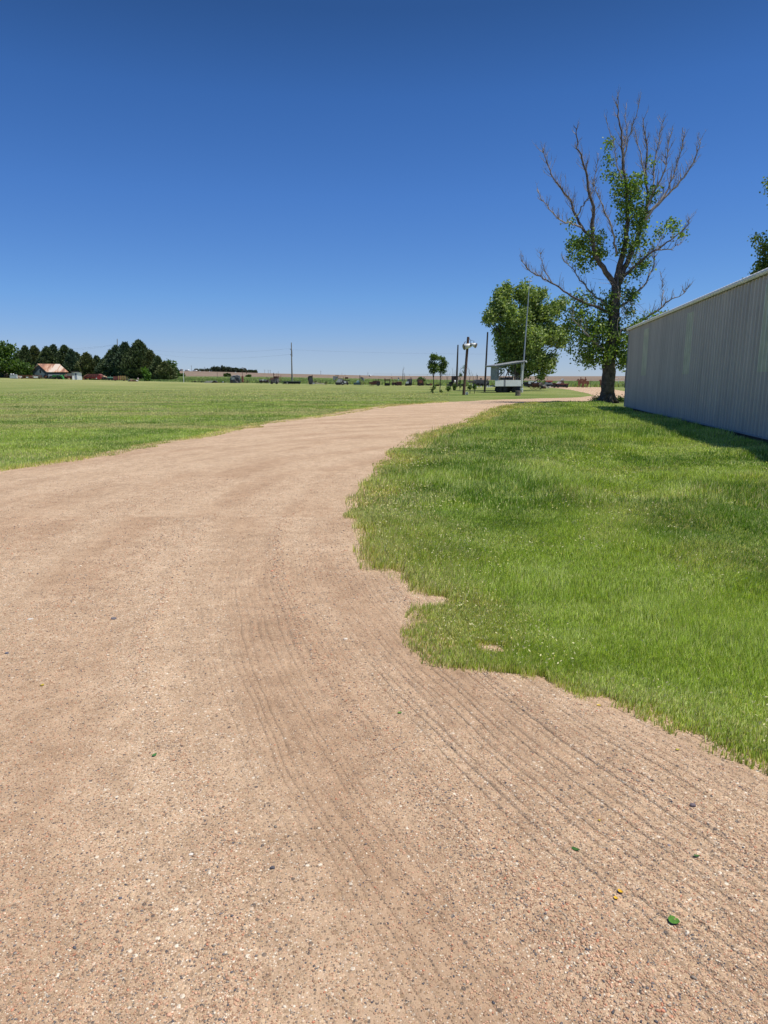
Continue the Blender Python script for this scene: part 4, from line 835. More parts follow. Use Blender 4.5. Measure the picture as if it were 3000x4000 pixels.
    for side in (0, 1):
        e0 = (-s*over, Hh-over*sl_) if side == 0 else (s*(Wd+over), Hh-over*sl_)
        a_ = [bm.verts.new((x, e0[0], e0[1]+h)) for x, h in xs]; b_ = [bm.verts.new((x, s*Wd/2, Hh+rise+h)) for x, h in xs]
        a2 = [bm.verts.new((x, e0[0], e0[1]-0.028)) for x, h in xs]
        for q in range(len(xs)-1):
            bm.faces.new((a_[q], a_[q+1], b_[q+1], b_[q])); bm.faces.new((a_[q], a2[q], a2[q+1], a_[q+1]))
    bm_obj('roof', bm, white, t)
    bm = bmesh.new(); add_box(bm, -0.1, L, min(-s*over*.9, -s*.02), max(-s*over*.9, -s*.02), Hh-.085, Hh-.055); bm_obj('eave_trim', bm, M('eave_olive', (.24, .26, .20), .7, .2), t)
    # translucent panels, where their pixels meet the wall plane
    def wall_s(px, py):
        d = ray(px, py); nrm = Vector((-SHD.y, SHD.x, 0)); q = nrm.dot(SH0)/nrm.dot(d); p = d*q; return (Vector((p.x, p.y, 0))-SH0).dot(SHD)
    for (pa, pb) in ((2508, 2524), (2667, 2693), (2957, 3013)):
        a_, b_ = wall_s(pa, 1466), wall_s(pb, 1466)
        o = ribbed('translucent_panel', a_, b_, 1.60, 3.62, fib, 0.007, t)
    k2 = ribbed('translucent_panel', 25.5, 26.5, 1.60, 3.62, fib, 0.007, t)
    if False:
     pass
    bm = bmesh.new(); x = -0.13
    while x < L:
        pr_ = []
        for xx, rr_ in ((x+.012, .034), (x+.035, .056), (x+PIT-.035, .056), (x+PIT-.012, .034)):
            pr_.append([bm.verts.new((xx, -s*(over+rr_*math.cos(R(a_))), Hh-over*sl_-.004+rr_*1.15*math.sin(R(a_)))) for a_ in (-70, -35, 0, 30, 60, 90)])
        for q in range(3):
            for w_ in range(5): bm.faces.new((pr_[q][w_], pr_[q+1][w_], pr_[q+1][w_+1], pr_[q][w_+1]))
        x += PIT
    bm_obj('roof_edge', bm, white, t, True)
    bm = bmesh.new(); add_box(bm, -0.22, 0.0, min(-s*.12, s*.05), max(-s*.12, s*.05), Hh-.20, Hh-.06); bm_obj('gutter_end', bm, M('pale_steel', (.55, .56, .58), .4, .1), t)
    for ch in t.children:      # the eave climbs slightly towards the viewer
        for v in ch.data.vertices: v.co.z *= 1+0.0037*max(v.co.x, 0)
shed()
# ================================================================== POLES AND LIGHTS
WOODP = M('creosoted_wood', (0.13, 0.075, 0.05), 0.9, 0.4, None, 5.0); WOODG = M('grey_wood', (0.26, 0.23, 0.20), 0.9, 0.35, None, 5.0)
DARKP = M('dark_pole_wood', (0.06, 0.048, 0.042), 0.9, 0.35); GALV = M('galvanised', (0.42, 0.44, 0.46), 0.4, 0.15, metal=0.4); WHITE = M('white_paint', (0.78, 0.80, 0.78), 0.55, 0.08)
RUST = M('rust', (0.24, 0.095, 0.055), 0.9, 0.5); DRUST = M('dark_rust', (0.11, 0.05, 0.036), 0.9, 0.45); IRON = M('dark_iron', (0.035, 0.030, 0.030), 0.75, 0.4); GREYM = M('weathered_galvanised', (0.22, 0.23, 0.245), 0.6, 0.35); RUBBER = M('rubber', (0.022, 0.022, 0.024), 0.85, 0.3)
MAROON = M('faded_red', (0.20, 0.065, 0.06), 0.8, 0.35); RED = M('red_paint', (0.36, 0.03, 0.035), 0.6, 0.3); GREEN = M('green_paint', (0.05, 0.26, 0.06), 0.55, 0.3); YEL = M('yellow_paint', (0.48, 0.36, 0.11), 0.7, 0.3); TAN = M('tan_canvas', (0.50, 0.33, 0.21), 0.85, 0.25)
TEAL = M('pale_teal', (0.34, 0.52, 0.50), 0.6, 0.2); BLACK = M('black_paint', (0.02, 0.02, 0.022), 0.6, 0.3); LGREY = M('light_grey', (0.46, 0.47, 0.47), 0.6, 0.2)
def pole(name, label, cat, p0, p1, Y, r0, r1, mat, group=None):
    Y = onground(p0[0], p0[1], Y) if Y < 180 else Y; b = at(p0[0], p0[1], Y); b.z = H(b.x, Y); t = thing(name, label, cat, b, 0, group); top = at(p1[0], p1[1], Y)-b
    bm = bmesh.new(); n_ = 10; add_tube(bm, [(0, 0, -.1)]+[top*(k/n_) for k in range(1, n_+1)], [r0]+[r0+(r1-r0)*k/n_ for k in range(1, n_+1)], 12); bm_obj('pole', bm, mat, t, False); return t, top
# floodlight pole
YP = onground(1811, 1543, 57.0); YM = onground(2037, 1533, 60.0)
t, top = pole('light_pole', 'brown leaning wooden pole carrying two floodlights beside the saplings', 'light pole', (1811, 1543), (1829, 1316), YP, .125, .105, WOODP)
def flood(c, axis, ln, ra, rb, lens):
    bm = bmesh.new(); a_ = Vector(axis).normalized(); c = Vector(c)
    add_tube(bm, [c-a_*ln*.62, c-a_*ln*.5, c-a_*ln*.15, c+a_*ln*.5], [ra*.45, ra*.85, ra, rb], 16)
    o = bm_obj('floodlight', bm, M('lamp_white', (.72, .72, .68), .4, .1), t, True)
    bm = bmesh.new(); add_tube(bm, [c+a_*ln*.5, c+a_*(ln*.5+.03), c+a_*(ln*.5+.06)], [rb*1.04, rb*1.04, rb*.9], 16); bm_obj('lens', bm, M('lamp_glass_dark', (.10, .09, .09), .25, .3), o)
pL = at(1826, 1352, YP-.3)-t.location; flood(pL, (-1, -.25, -.25), .62, .19, .25, 0)
pR = at(1850, 1347, YP-.5)-t.location; flood(pR, (.8, -.35, -.3), .40, .13, .21, 0)
bm = bmesh.new(); q = lambda x, y, d=0: at(x, y, YP+d)-t.location
add_tube(bm, [q(1830, 1318), q(1838, 1329, -.2), q(1846, 1330, -.3)], .018, 6); add_tube(bm, [q(1838, 1329, -.2), q(1838, 1344, -.3)], .018, 6); bm_obj('bracket', bm, IRON, t); bm = bmesh.new(); add_tube(bm, [q(1851, 1331, -.3), q(1851, 1342, -.4)], .022, 6); bm_obj('lamp_stem', bm, IRON, t); bm = bmesh.new(); add_tube(bm, [q(1818, 1334), q(1811, 1345, -.2)], .03, 6); bm_obj('lamp_arm', bm, IRON, t); bm = bmesh.new()
add_box(bm, q(1836, 1340, 0).x, q(1839, 1340).x, -.5, -.3, q(1836, 1353).z, q(1836, 1341).z)
bm_obj('lamp_clamp', bm, IRON, t)
bm = bmesh.new(); a_ = q(1817.5, 1543.5); b_ = q(1827.5, 1531); add_box(bm, a_.x, b_.x, -.28, -.1, 0.02, b_.z); mb = bm_obj('meter_box', bm, WHITE, t)
for zy in (1534, 1540):
    bm = bmesh.new(); a_ = q(1821, zy+2); b_ = q(1825.5, zy-1.5); add_box(bm, a_.x, b_.x, -.295, -.27, a_.z, b_.z); bm_obj('socket_plate', bm, BLACK, mb)
pole('wooden_pole', 'dark plain wooden pole just left of the roofed trailer', 'pole', (1893, 1531), (1905, 1297), 63.0, .105, .075, DARKP)
pole('wooden_pole', 'thin knotty dark pole behind the saplings and light pole', 'pole', (1783, 1508), (1789, 1347), 98.0, .16, .09, DARKP)
# mast with lamp head
t, top = pole('metal_mast', 'tall pale grey metal mast in front of the willow and roofed trailer', 'mast', (2037, 1533), (2068, 1108), YM, .085, .035, GALV)
q = lambda x, y, d=0: at(x, y, YM+d)-t.location
bm = bmesh.new(); add_tube(bm, [q(2068, 1108), q(2070, 1096)], .022, 6); add_tube(bm, [q(2062, 1099), q(2078, 1098)], [.05, .05], 8); add_sphere(bm, q(2071, 1087), (.07, .07, .08)); bm_obj('lamp_head', bm, M('lamp_grey', (.35, .36, .36)), t)
bm = bmesh.new(); add_tube(bm, [(0, 0, -.05), (0, 0, .26)], [.17, .15], 14); bm_obj('footing', bm, M('pale_concrete', (.45, .44, .40), .9, .2), t)
bm = bmesh.new(); add_tube(bm, [(0, 0, .26), (0, 0, .30)], [.16, .16], 8)
for k in range(6): add_sphere(bm, (math.cos(k*1.05)*.13, math.sin(k*1.05)*.13, .34), (.04, .04, .05), 1)
bm_obj('base_plate', bm, M('pale_blue_paint', (.60, .72, .78), .5, .1), t)
YS = onground(2023, 1546, 56.0); p = at(2023, 1546, YS); t = thing('tree_stump', 'grey weathered wood stump at the foot of the metal mast', 'stump', (p.x, YS, 0)); bm = bmesh.new(); add_tube(bm, [(0, 0, -.05), (0, 0, .15), (0, 0, .40)], [.24, .22, .21], 9)
bm_obj('stump', bm, M('stump_wood', (.20, .16, .13), .95, .45, None, 9), t); bm = bmesh.new(); add_tube(bm, [(0, 0, .40), (0, 0, .405)], [.205, .20], 9); bm_obj('cut_face', bm, WOODG, t)

# power line poles
t, top = pole('utility_pole', 'wooden utility pole with a crossarm rising behind the evergreens', 'utility pole', (460, 1482), (458, 1325), 235.0, .19, .12, WOODG)
q = lambda x, y: at(x, y, 235.0)-t.location
bm = bmesh.new(); a_ = q(444, 1350); b_ = q(477, 1353); add_tube(bm, [a_, b_], .10, 4); bm_obj('crossarm', bm, WOODG, t)
for x, y in ((446, 1347), (451, 1347.5), (466, 1349), (471, 1349.5), (475, 1350), (458, 1324)):
    bm = bmesh.new(); p = q(x, y); add_tube(bm, [p-Vector((0, 0, .2)), p+Vector((0, 0, .12))], [.05, .09], 6); bm_obj('insulator', bm, LGREY, t)
bm = bmesh.new(); add_tube(bm, [q(452, 1352), q(459, 1364)], .05, 4); add_tube(bm, [q(468, 1353), q(461, 1364)], .05, 4); bm_obj('brace', bm, WOODG, t)
t2, top2 = pole('utility_pole', 'tall slim utility pole standing alone behind the machinery row', 'utility pole', (1141, 1491), (1138, 1338), 146.0, .17, .09, WOODG)
q = lambda x, y, d=0: at(x, y, t2.location.y+d)-t2.location
for (x, y) in ((1133, 1362), (1134, 1384)):
    bm = bmesh.new(); add_tube(bm, [q(x+5.5, y+6), q(x+2, y+3), q(x, y)], [.05, .05, .06], 6); bm_obj('insulator_arm', bm, IRON, t2)
bm = bmesh.new(); add_tube(bm, [q(1141, 1393), q(1140, 1368)], .07, 6); bm_obj('conduit', bm, IRON, t2)
bm = bmesh.new(); a_ = q(1142, 1490, 1); add_tube(bm, [q(1143.5, 1489, -.2), q(1143, 1458, -.2)], .06, 6); bm_obj('guard', bm, M('pale_guard', (.6, .56, .45)), t2)
def wire(label, P0, P1, sag, r=.014):
    bm = bmesh.new(); P0, P1 = Vector(P0), Vector(P1); pts_ = [P0.lerp(P1, k/20)-Vector((0, 0, sag*4*(k/20)*(1-k/20))) for k in range(21)]; add_tube(bm, [p-P0 for p in pts_], r, 4)
    o = bm_obj('power_line', bm, M('wire', (.10, .10, .11), .5, .1)); o.location = P0; tag(o, label, 'power line')
wire('upper power line running left from the crossarm pole over the evergreens', at(446, 1347, 235), at(-500, 1362, 240), 2.0); wire('lower power line running left from the crossarm pole over the evergreens', at(451, 1348, 235), at(-500, 1372, 239), 2.6)
wire('upper power line between the crossarm pole and the slim lone pole', at(475, 1350, 235), at(1133, 1362, t2.location.y), 1.5, .009); wire('lower power line between the crossarm pole and the slim lone pole', at(471, 1350, 234.8), at(1134, 1384, t2.location.y), 2.2, .009)
wire('power line running right from the slim lone pole past the light pole', at(1141, 1366, t2.location.y), at(3500, 1330, 120), 1.5, .008)
for (x, yt, yb, Y, lab) in ((689, 1425, 1447, 880, 'tiny far utility pole left of the far silver bin'), (748, 1427, 1449, 880, 'tiny far utility pole above the far white roofs'), (800, 1432, 1450, 890, 'tiny far utility pole left of the far row of trees'), (1034, 1444, 1457, 870, 'first tiny far pole right of the arched pipe'), (1048, 1445, 1458, 870, 'second tiny far pole right of the arched pipe'), (1056, 1445, 1458, 875, 'third tiny far pole right of the arched pipe'), (1253, 1448, 1462, 890, 'tiny far pole above the low grey trailer'), (1437, 1455, 1466, 890, 'tiny far pole near the far white round tank')):
    t, _ = pole('utility_pole', lab, 'utility pole', (x, yb), (x, yt), Y, .22, .15, WOODG, 'tiny utility poles on the far skyline')
    bm = bmesh.new(); z = (yb-yt)*Y/2755; add_tube(bm, [(-.9, 0, z*.88), (.9, 0, z*.88)], .12, 4); bm_obj('crossarm', bm, WOODG, t)

# ================================================================== FAR FARMSTEAD
FT = 'trees of the far shelter belt'
for k, (x, top, w) in enumerate(((838, 1433, 22), (852, 1436, 20), (872, 1434, 20), (886, 1437, 18), (905, 1438, 20), (922, 1441, 18), (942, 1443, 18), (958, 1446, 14), (978, 1448, 14), (996, 1449, 14))):
    yb = float(np.interp(x, _pc, _yt))+1
    lab = ('first and tallest', 'second', 'third', 'fourth', 'fifth', 'sixth', 'seventh', 'eighth', 'ninth', 'last')[k]+' tree from the left in the far shelter belt'
    leafy_tree('distant_tree', lab, x, yb, 905.0, [(x, (top+yb)/2, w*.62, (yb-top)*.6, 0, 4, 2), (x+w*.2, top+4, w*.35, 4, 0, 3, 1)], 420, 1.5, [(x, yb), (x, (yb+top)/2)], .3, .2, ((.045, .065, .04), (.075, .10, .06)), FT, 1.4, 6, branch=False)
for k, (x, top, w) in enumerate(((770, 1443, 24), (795, 1443, 22), (815, 1444, 20))):
    leafy_tree('distant_tree', ('left', 'middle', 'right')[k]+' one of the three low far trees left of the tall shelter belt', x, 1449, 905.0, [(x, 1447, w*.6, 4, 0, 4, 2)], 200, 1.3, [(x, 1450), (x, 1446)], .3, .2, ((.05, .07, .045), (.08, .10, .06)), FT, 1.2, 6, branch=False)
T = Th('grain_bin', 'small silver round bin on the far left skyline', 'grain bin', 710, 1447.5, 800); T.part('body', GREYM, ('v', 710, 1441, 1447.5, 6, 0)); T.part('roof', LGREY, ('p', [(704, 1441), (710, 1438.8), (716, 1441)], -1.6, 1.6))
for (x0, x1, yt, yb, lab) in ((722, 735, 1442, 1448, 'far white roofed shed beside the silver bin'), (752, 766, 1444.5, 1449, 'far long low white shed right of the silver bin')):
    T = Th('distant_shed', lab, 'shed', (x0+x1)/2, yb, 850); T.part('wall', LGREY, ('b', x0, x1, (yt+yb)/2, yb, 0, 6)); T.part('roof', WHITE, ('p', [(x0-1, (yt+yb)/2), (x0+2, yt), (x1-2, yt), (x1+1, (yt+yb)/2)], -.3, 6.3))
T = Th('white_tank', 'small white round tank out in the ploughed field', 'tank', 1446, 1470.5, 520); T.part('tank', WHITE, ('s', 1447, 1467.5, 3.3, 3, 0), smooth=True); T.part('stand', IRON, ('b', 1441, 1446, 1466, 1470.5, -.3, .3))
T = Th('irrigation_pivot', 'very thin far irrigation pipe on wheeled towers along the skyline', 'irrigation', 1600, 1469, 860)
T.part('pipe', GREYM, ('l', 1461, 1461.3, 1800, 1463.8, .7, 0))
for x in (1461, 1530, 1600, 1670, 1740, 1800): T.part('tower', GREYM, ('l', x, 1462, x-1.0, 1469, .6, -1))

# ================================================================== LEFT YARD
BW = M('barn_boards', (0.085, 0.095, 0.12), 0.9, 0.35); BG = M('pale_barn_boards', (0.36, 0.37, 0.39), 0.9, 0.25)
def barn():
    Y = 205.0; p = at(185, 1480, Y); z = H(p.x, Y); t = thing('old_barn', 'small old dark barn with a rusty striped tin roof', 'barn', (p.x, Y, z))
    sx, sz = Y/2702.7, Y/2755.0; base = 1479
    # corners: gable faces the viewer's left; the long side runs to the right and away
    gx0, gx1 = (131-185)*sx, (191-185)*sx; ex = (241-185)*sx; eave = (base-1449)*sz; ridge = (base-1421)*sz; D = 5.0
    mid = (161-185)*sx; bm = bmesh.new()
    a0, a1, am = Vector((gx0, 0, 0)), Vector((gx1, -1.0, 0)), Vector((mid, -.5, 0)); run = Vector((ex-gx1, 4.0, 0))
    def quad(bm, *v): bm.faces.new([bm.verts.new(q) for q in v])
    Zv = lambda v, h: v+Vector((0, 0, h))
    quad(bm, a0, a1, Zv(a1, eave), Zv(am, ridge-.12), Zv(a0, eave)); quad(bm, a1, a1+run, Zv(a1+run, eave), Zv(a1, eave)); quad(bm, a0, a0+run, Zv(a0+run, eave), Zv(a0, eave)); quad(bm, a0+run, a1+run, Zv(a1+run, eave), Zv(am+run, ridge-.12), Zv(a0+run, eave))
    w = bm_obj('wall', bm, BW, t)
    bm = bmesh.new(); f = (a1-a0).normalized(); nrm = Vector((f.y, -f.x, 0)); off = nrm*0.06
    cl = a0.lerp(a1, .12); cr_ = a0.lerp(a1, .88); quad(bm, cl+off, cr_+off, Zv(cr_, eave*.62)+off, Zv(am, ridge*.66)+off, Zv(cl, eave*.62)+off); bm_obj('gable_boards', bm, BG, t)
    bm = bmesh.new(); wl_ = a0.lerp(a1, .50)+off*1.8; wr = a0.lerp(a1, .62)+off*1.8; quad(bm, Zv(wl_, eave*.75), Zv(wr, eave*.75), Zv(wr, eave*1.1), Zv(wl_, eave*1.1)); wdw = bm_obj('loft_opening', bm, BLACK, t)
    bm = bmesh.new(); wl2 = a0.lerp(a1, .45)+off*2.2; quad(bm, Zv(wl2, eave*.75), Zv(wl_, eave*.75), Zv(wl_, eave*1.1), Zv(wl2, eave*1.1)); bm_obj('shutter', bm, LGREY, wdw)
    rm = bpy.data.materials.new('rusty_tin'); n, l, b = nodes(rm); tc = n.new('ShaderNodeTexCoord'); mp = n.new('ShaderNodeMapping'); mp.inputs['Scale'].default_value = (1.1, 0.15, 0.15); l.new(tc.outputs['Object'], mp.inputs[0]); tn = noise(n, l, mp, 1.0, 4, .6); rp = ramp(n, [(0.42, (.20, .085, .05)), (0.50, (.40, .19, .10)), (.57, (.55, .45, .36))]); l.new(tn.outputs[0], rp.inputs[0]); l.new(rp.outputs[0], b.inputs['Base Color']); b.inputs['Roughness'].default_value = .7
    bm = bmesh.new(); o_ = -run.normalized()*.4; ov = .45
    for (s_, e) in ((a1, 1), (a0, -1)):
        ed = s_+f*ov*e; h0 = eave-.25
        v = [Zv(ed, h0)+o_, Zv(ed+run, h0)-o_, Zv(am+run, ridge)-o_, Zv(am, ridge)+o_]; quad(bm, *v); quad(bm, *[q-Vector((0, 0, .12)) for q in v]); quad(bm, v[0], v[1], v[1]-Vector((0, 0, .12)), v[0]-Vector((0, 0, .12))); quad(bm, v[0], v[3], v[3]-Vector((0, 0, .12)), v[0]-Vector((0, 0, .12)))
    bm_obj('roof', bm, rm, t)
barn()
YL = 196.0
T = Th('tank_cage', 'white caged plastic tank with two jugs on top, near the left edge', 'tank', 55, 1480, YL, 12); T.part('tank', WHITE, ('b', 43, 67, 1466, 1477, -.6, .6)); T.part('cage', LGREY, *[('b', 42.6, 67.4, y, y+.7, -.64, .64) for y in (1466, 1469, 1472, 1475)]); T.part('pallet', LGREY, ('b', 43, 67, 1478, 1480, -.6, .6)); T.part('jug', WHITE, ('s', 46, 1462.5, 3, 3.3, 0), smooth=True); T.part('jug', WHITE, ('s', 54, 1462.5, 3, 3.3, 0), smooth=True); T.part('carton', LGREY, ('b', 58, 66, 1462, 1466, -.4, .4))
T = Th('canvas_heap', 'peach coloured canvas heap between the tank cage and the slatted trailer', 'canvas', 75, 1479, YL); T.part('canvas', TAN, ('p', [(68, 1479), (69, 1469), (74, 1468), (79, 1473), (83, 1479)], -.5, .5)); T.part('bundle', WHITE, ('s', 70, 1476, 2.4, 2.4, -.6))
T = Th('slatted_trailer', 'long low rust brown slatted trailer full of scrap in front of the barn', 'trailer', 127, 1480, YL, 3)
T.part('bed', DRUST, ('b', 83, 170, 1476, 1478.5, -.9, .9)); T.part('rails', RUST, *[('b', 83, 170, y, y+1.6, -1.0, -.9) for y in (1465.5, 1469, 1472.5)]); [T.part('stake', DRUST, ('b', x, x+1.4, 1465, 1479, -1.06, -.98)) for x in (83, 100, 117, 132, 150, 168)]
for (a_, b_, y0, y1) in ((85, 95, 1469, 1474), (111, 118, 1472, 1476), (140, 155, 1470, 1476)): T.part('white_scrap', WHITE, ('b', a_, b_, y0, y1, -1.2, -1.08))
for x in (92, 158): T.part('wheel', RUBBER, ('w', x, 1477, 3, -.8, .25))
T = Th('rusty_hopper', 'small dark rust hopper with a pale disc behind the slatted trailer', 'machine', 128, 1465, YL+3); T.part('hopper', DRUST, ('p', [(117, 1465), (118, 1456), (132, 1461), (136, 1465)], -.5, .5)); T.part('disc', LGREY, ('w', 134, 1457, 3.5, -.6, .1))
T = Th('tyre_stack', 'black tractor tyres leaning together right of the slatted trailer', 'tyres', 188, 1480, YL)
for (x, y, r) in ((180, 1472, 8), (194, 1473, 8), (203, 1474, 6)): w = T.part('tyre', RUBBER, ('w', x, y, r, 0, .5)); T.part('rim', LGREY if x != 180 else RUST, ('w', x+1, y, r*.4, -.28, .1), parent=w)
T = Th('grey_wagon', 'pale grey flat wagon box just in front of the barn', 'wagon', 217, 1480, YL+3.5); T.part('box', LGREY, ('b', 195, 240, 1462, 1468, -.8, .8)); T.part('underframe', IRON, ('b', 197, 238, 1468, 1470, -.5, .5)); T.part('wheel', IRON, ('w', 203, 1475, 5, -.9, .2)); T.part('wheel', IRON, ('w', 233, 1475, 5, -.9, .2))
T = Th('green_tractor', 'old green tractor with big curved rear fenders in front of the barn', 'tractor', 232, 1480.5, YL-1, -8)
T.part('hood', GREEN, ('b', 208, 236, 1464, 1470, -.35, .35), ('b', 206, 211, 1463, 1476, -.3, .3)); T.part('fender', GREEN, ('p', [(236, 1467), (244, 1463.5), (251, 1465), (256, 1471), (259, 1480), (254, 1480), (250, 1472), (243, 1467.5), (237, 1470)], -1.0, -.55)); T.part('fender', GREEN, ('p', [(238, 1465), (246, 1461.5), (253, 1463), (258, 1469), (260, 1478), (256, 1478), (252, 1470), (245, 1465.5), (239, 1468)], .5, .95))
T.part('rear_wheel', RUBBER, ('w', 237, 1472.5, 8, -.75, .35)); T.part('rear_wheel', RUBBER, ('w', 237, 1472.5, 8, .75, .35)); T.part('front_wheel', IRON, ('w', 211, 1476.5, 4, -.4, .15)); T.part('front_wheel', IRON, ('w', 211, 1476.5, 4, .4, .15)); T.part('engine', IRON, ('b', 214, 232, 1470, 1475, -.25, .25)); T.part('exhaust', IRON, ('l', 219, 1464, 219, 1458, 1, 0)); T.part('seat', IRON, ('b', 238, 243, 1460, 1463, -.25, .25))
T = Th('covered_wagon', 'red wagon with a sagging grey canvas top left of the outhouse', 'wagon', 274, 1482, YL, 4); T.part('box', RED, ('b', 258, 288, 1469, 1478, -.9, .9)); T.part('canvas_top', M('grey_canvas', (.23, .22, .19), .9, .25), ('p', [(256, 1469), (264, 1461), (272, 1459), (288, 1460), (290, 1469)], -1, 1)); T.part('side_flap', M('faded_pink', (.40, .22, .18), .9, .2), ('p', [(255, 1470), (265, 1460), (269, 1464), (268, 1471)], -1.1, -1.02)); T.part('wheel', IRON, ('w', 263, 1477, 5, -1, .15, 4)); T.part('wheel', IRON, ('w', 283, 1477, 5, -1, .15, 4))
for (x, lab, m) in ((269, 'pale peach barrel in front of the covered red wagon', TAN), (327.5, 'small orange barrel right of the white outhouse', M('orange_paint', (.50, .20, .10), .7, .2))):
    T = Th('barrel', lab, 'barrel', x, 1482.5, YL-2.5); T.part('drum', m, ('v', x, 1475.5, 1482.5, 3.6, 0)); T.part('rim', IRON, ('v', x, 1475.2, 1475.6, 3.8, 0))
T = Th('outhouse', 'small white wooden outhouse with a dark flat roof and blue grey door', 'outhouse', 302, 1483.5, YL-2, 22)
T.part('wall', WHITE, ('b', 285, 319, 1454, 1483.5, -.75, 1.2)); T.part('roof', IRON, ('p', [(281, 1455), (283, 1450.5), (304, 1450), (323, 1455.5), (323, 1457), (303, 1453)], -.95, 1.4)); d = T.part('door', M('blue_grey_paint', (.22, .26, .33), .7, .2), ('b', 294, 302, 1458, 1482, -.80, -.76)); T.part('peeling_patch', GREYM, ('b', 286, 291, 1456, 1467, -.79, -.76)); T.part('window', BLACK, ('b', 296, 300, 1459, 1465, -.83, -.81), parent=d)
T = Th('long_red_wagon', 'long red slatted wagon with sloping ends right of the outhouse', 'wagon', 362, 1483, YL-3)
T.part('slatted_box', MAROON, ('p', [(330, 1471), (350, 1460), (392, 1460), (400, 1465), (400, 1472)], -1, 1)); T.part('slats', M('dark_red', (.14, .035, .035), .8, .3), *[('b', x, x+1.4, 1460.5, 1470.5, -1.05, -.98) for x in range(352, 394, 7)]); T.part('chassis', RED, ('b', 334, 400, 1472, 1478, -.9, .9)); T.part('sloped_rail', TAN, ('l', 331, 1471, 351, 1460, 1.2, -1.06)); T.part('end_panel', RED, ('p', [(384, 1472), (400, 1462), (400, 1481), (388, 1481)], -1.15, -1.06)); T.part('sign', WHITE, ('b', 382, 386, 1475, 1479, -1.22, -1.16))
for x in (340, 356, 394): T.part('wheel', IRON, ('w', x, 1478.5, 4, -.8, .25))
T = Th('hay_rake', 'dark machine with a tan canvas top right of the long red wagon', 'machine', 409, 1485, YL-8); T.part('body', IRON, ('b', 402, 420, 1473, 1482, -.7, .7)); T.part('canvas', TAN, ('p', [(403, 1473), (407, 1467), (411, 1470), (416, 1471), (418, 1474)], -.5, .5)); T.part('wheel', IRON, ('w', 405, 1480, 4.5, -.8, .15, 4)); T.part('wheel', IRON, ('w', 417, 1480, 4.5, -.8, .15, 4))
T = Th('green_implement', 'low green farm implement with a pale green lid between two wagons', 'machine', 436, 1486, YL-11); T.part('lid', M('pale_green', (.36, .60, .44), .6, .15), ('b', 424, 447, 1472.5, 1475, -.8, .8)); T.part('body', M('deep_green', (.04, .17, .10), .6, .3), ('b', 426, 446, 1475, 1483, -.7, .7)); T.part('lever', LGREY, ('l', 433, 1472, 432, 1467, .8, 0)); T.part('wheel', IRON, ('w', 430, 1482, 4, -.8, .2)); T.part('wheel', IRON, ('w', 443, 1482, 4, -.8, .2))
T = Th('stake_wagon', 'maroon box wagon with a yellow stake rack in front of the evergreens', 'wagon', 472, 1487.5, YL-14)
T.part('box', MAROON, ('b', 448, 470, 1470, 1483, -.9, .9)); T.part('rack_floor', IRON, ('b', 448, 498, 1483, 1485, -.8, .8))
for x in (467.5, 477, 485, 493): T.part('stake', YEL, ('b', x, x+2, 1468, 1484+(x > 490)*3, -.95, -.85))
T.part('rack_rail', TAN, ('b', 468, 497, 1469, 1470.4, -.86, -.8), ('b', 468, 497, 1476, 1477, -.86, -.8)); T.part('rack_back', M('olive_boards', (.22, .20, .08), .8, .3), ('b', 469, 496, 1471, 1483, .7, .8))
for x in (455, 488): T.part('wheel', RUBBER, ('w', x, 1484.5, 3.6, -.7, .25))
T = Th('plank_heap', 'low heap of pale and brown planks at the foot of the evergreens', 'planks', 524, 1490.5, YL-16)
T.part('tin_sheet', GREYM, ('p', [(504, 1490), (511, 1480.5), (514, 1481), (508, 1490)], -.9, .9)); T.part('plank', TAN, ('l', 508, 1484, 524, 1481, 1.4, -.6)); T.part('plank', TAN, ('l', 513, 1483, 521, 1489, 1.2, -.8)); T.part('heap', M('brown_dirt', (.20, .12, .08), .95, .3), ('p', [(509, 1490.5), (516, 1483), (534, 1484), (538, 1490.5)], -.5, .5)); T.part('white_sheet', WHITE, ('p', [(536, 1487), (538, 1485), (545, 1488), (544, 1489.5)], -.9, -.6)); T.part('pale_drum', M('dull_pink', (.38, .30, .28), .8, .2), ('s', 541, 1480, 3.5, 4.5, -.2))

# ================================================================== ROW OF OLD FARM MACHINERY
def post(label, x, yt, yb, Y, w, mat, name='fence_post', cat='post', group=None):
    T = Th(name, label, cat, x, yb, Y, 0, group); T.part('post', mat, ('l', x-.3, yb+1, x, yt, w, 0)); return T
T = post('slim white post standing alone right of the evergreen clump', 718, 1441, 1489.5, 160, 2.4, WHITE, 'white_post'); T.part('arm', WHITE, ('l', 717.5, 1442, 712, 1441, 1, 0))
post('thin dark post in the weeds right of the pale sheet heap', 849, 1450, 1475, 240, 1.3, DARKP)
T = Th('beam_trailer', 'low bare dark trailer frame lying left of the pale sheet heap', 'trailer', 775, 1494, 158); T.part('frame', IRON, ('b', 748, 800, 1491, 1492.6, -.6, -.4), ('b', 748, 800, 1491, 1492.6, .4, .6)); T.part('crossbar', DRUST, *[('b', x, x+1.5, 1490.5, 1492.5, -.6, .6) for x in (752, 766, 784, 796)]); T.part('wheel', RUBBER, ('w', 762, 1490.5, 3, 0, .3)); T.part('wheel', RUBBER, ('w', 790, 1492, 2.5, -.6, .3))
